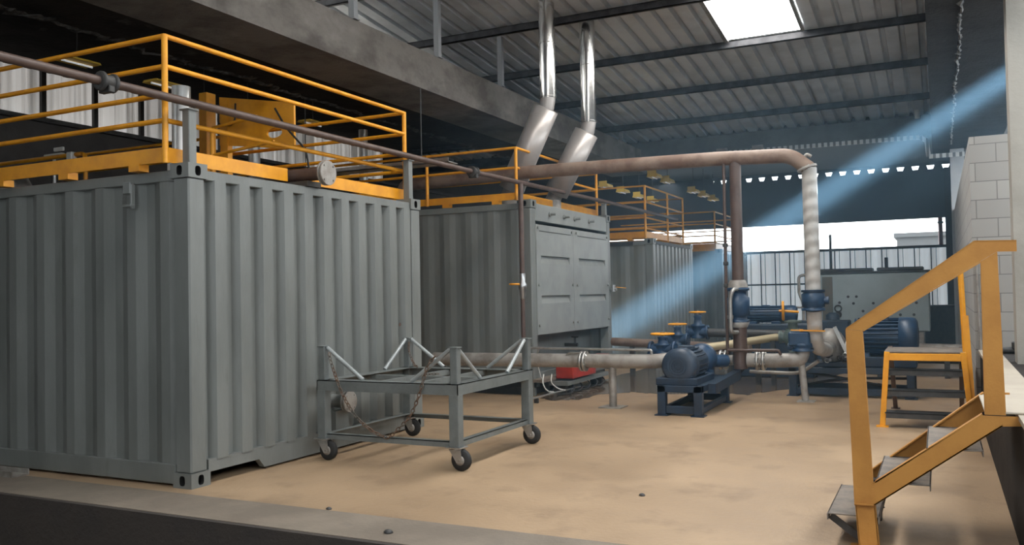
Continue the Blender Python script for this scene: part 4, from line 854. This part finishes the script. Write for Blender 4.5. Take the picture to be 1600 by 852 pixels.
for (y, z) in ((yn+.14, .60), (yn+.10, .385), (yn+.06, .155)):
    w0 = (.80-z)*.08
    m = MB(); m.bbox(((xa+xb)/2, y, z), (xb-xa+.02+w0, .22, .012), .003); m.box((xa-w0/2, y-.11, z-.055), (xb+w0/2, y-.10, z+.006)); m.box((xa-w0/2, y+.10, z-.055), (xb+w0/2, y+.11, z)); m.build('tread', DARK, t)
m = MB(); m.cyl((5.545, yn+.02, .76), (5.52, yn+.05, 1.66), .028, 12); m.bar((5.60, yn, .0), (5.55, yn, 1.18), .06, .02, (0, 1, 0)); m.build('grab_post', YEL, t)
t = thing('wall_conduit', (5.63, 5.4, .8), 'thin white conduit on the block wall behind the grab post', 'conduit')
m = MB(); m.cyl((5.70, 5.48, .80), (5.68, 5.48, 1.86), .014, 8); m.bbox((5.70, 5.485, .95), (.05, .03, .1), .004); m.build('conduit_pipe', GALVP, t)
t = thing('black_floor_valve', (6.0, 5.2, .772), 'small black pipe valve lying on the ledge by the block wall', 'valve')
m = MB(); m.cyl((5.88, 5.3, .81), (6.4, 5.3, .81), .035, 10); m.bbox((6.02, 5.3, .86), (.09, .09, .08), .01); m.build('valve_body', DARK, t)

# ================================================================ SMALL FLOOR ITEMS
t = thing('steel_channel_offcut', (-2.1, -.18, 0), 'grey steel channel offcut lying at the left foot of the near container', 'steel offcut')
m = MB(); m.box((-2.8, -.24, 0), (-1.84, -.08, .012)); m.box((-2.8, -.24, .012), (-1.84, -.23, .05)); m.box((-2.8, -.09, .012), (-1.84, -.08, .05)); m.build('channel', GALVP, t)
for (x, y, r, lb) in ((3.33, 1.09, .022, 'dark pebble on the open floor right of the trolley'), (4.93, 1.35, .018, 'dark pebble under the yellow stair'), (2.16, -.45, .028, 'dark stone on the grey curb strip at the bottom'), (1.42, -.1, .02, 'small stone beside the grey curb strip')):
    m = MB(); m.lathe((x, y, 0), (0.1, .05, 1), [(0, r), (r*.3, r*1.1), (r*.7, r*.7), (r*.85, r*.2)], 9); tag(m.build('pebble', DARK), lb, 'stone')
# puddle: irregular outline, thin
edge = [(.15, 6.30), (.45, 6.02), (.75, 6.25), (.85, 6.9), (1.2, 7.35), (1.6, 7.2), (2.1, 7.35), (2.5, 7.6), (2.85, 7.42), (2.9, 7.75), (3.3, 8.35), (3.5, 8.7), (3.9, 9.0), (4.0, 9.8), (3.7, 10.5), (3.9, 11.5), (3.2, 12.4), (2.2, 13.2), (1.0, 13.3), (.2, 12.3), (.15, 10.0)]
m = MB(); pts = []
for i, p in enumerate(edge):
    q = edge[(i+1) % len(edge)]
    for k in range(5):
        f = k/5; pts.append((p[0]+(q[0]-p[0])*f+random.uniform(-.05, .05), p[1]+(q[1]-p[1])*f+random.uniform(-.05, .05), .001))
m.prism(pts, (0, 0, .002)); tag(m.build('puddle', WATER), 'wide shallow puddle on the floor behind the first blue pump', 'puddle')
m = MB(); m.prism([(4.12, 8.72, .001), (4.34, 8.1, .001), (4.52, 7.92, .001), (4.76, 8.02, .001), (4.84, 8.5, .001), (4.7, 9.2, .001), (4.4, 9.6, .001), (4.15, 9.3, .001)], (0, 0, .002)); tag(m.build('puddle', WATER), 'small wet patch between the stair post and the second pump', 'puddle')

# ================================================================ HAZE
hz = bpy.data.materials.new('dusty_haze'); hz.use_nodes = True; nt = hz.node_tree; nt.nodes.clear()
oN = nt.nodes.new('ShaderNodeOutputMaterial'); vN = nt.nodes.new('ShaderNodeVolumeScatter'); vN.inputs['Color'].default_value = (.45, .74, 1, 1); vN.inputs['Density'].default_value = HAZE; vN.inputs['Anisotropy'].default_value = -0.25
nt.links.new(vN.outputs[0], oN.inputs['Volume'])
m = MB(); m.box((-.95, 3.7, .03), (8.15, 22.9, 4.34)); tag(m.build('dust_haze', hz), 'thin dusty haze filling the rear of the hall', 'haze', None, 'stuff')
# drop the bookkeeping property
for o in bpy.data.objects:
    if '_o' in o: del o['_o']
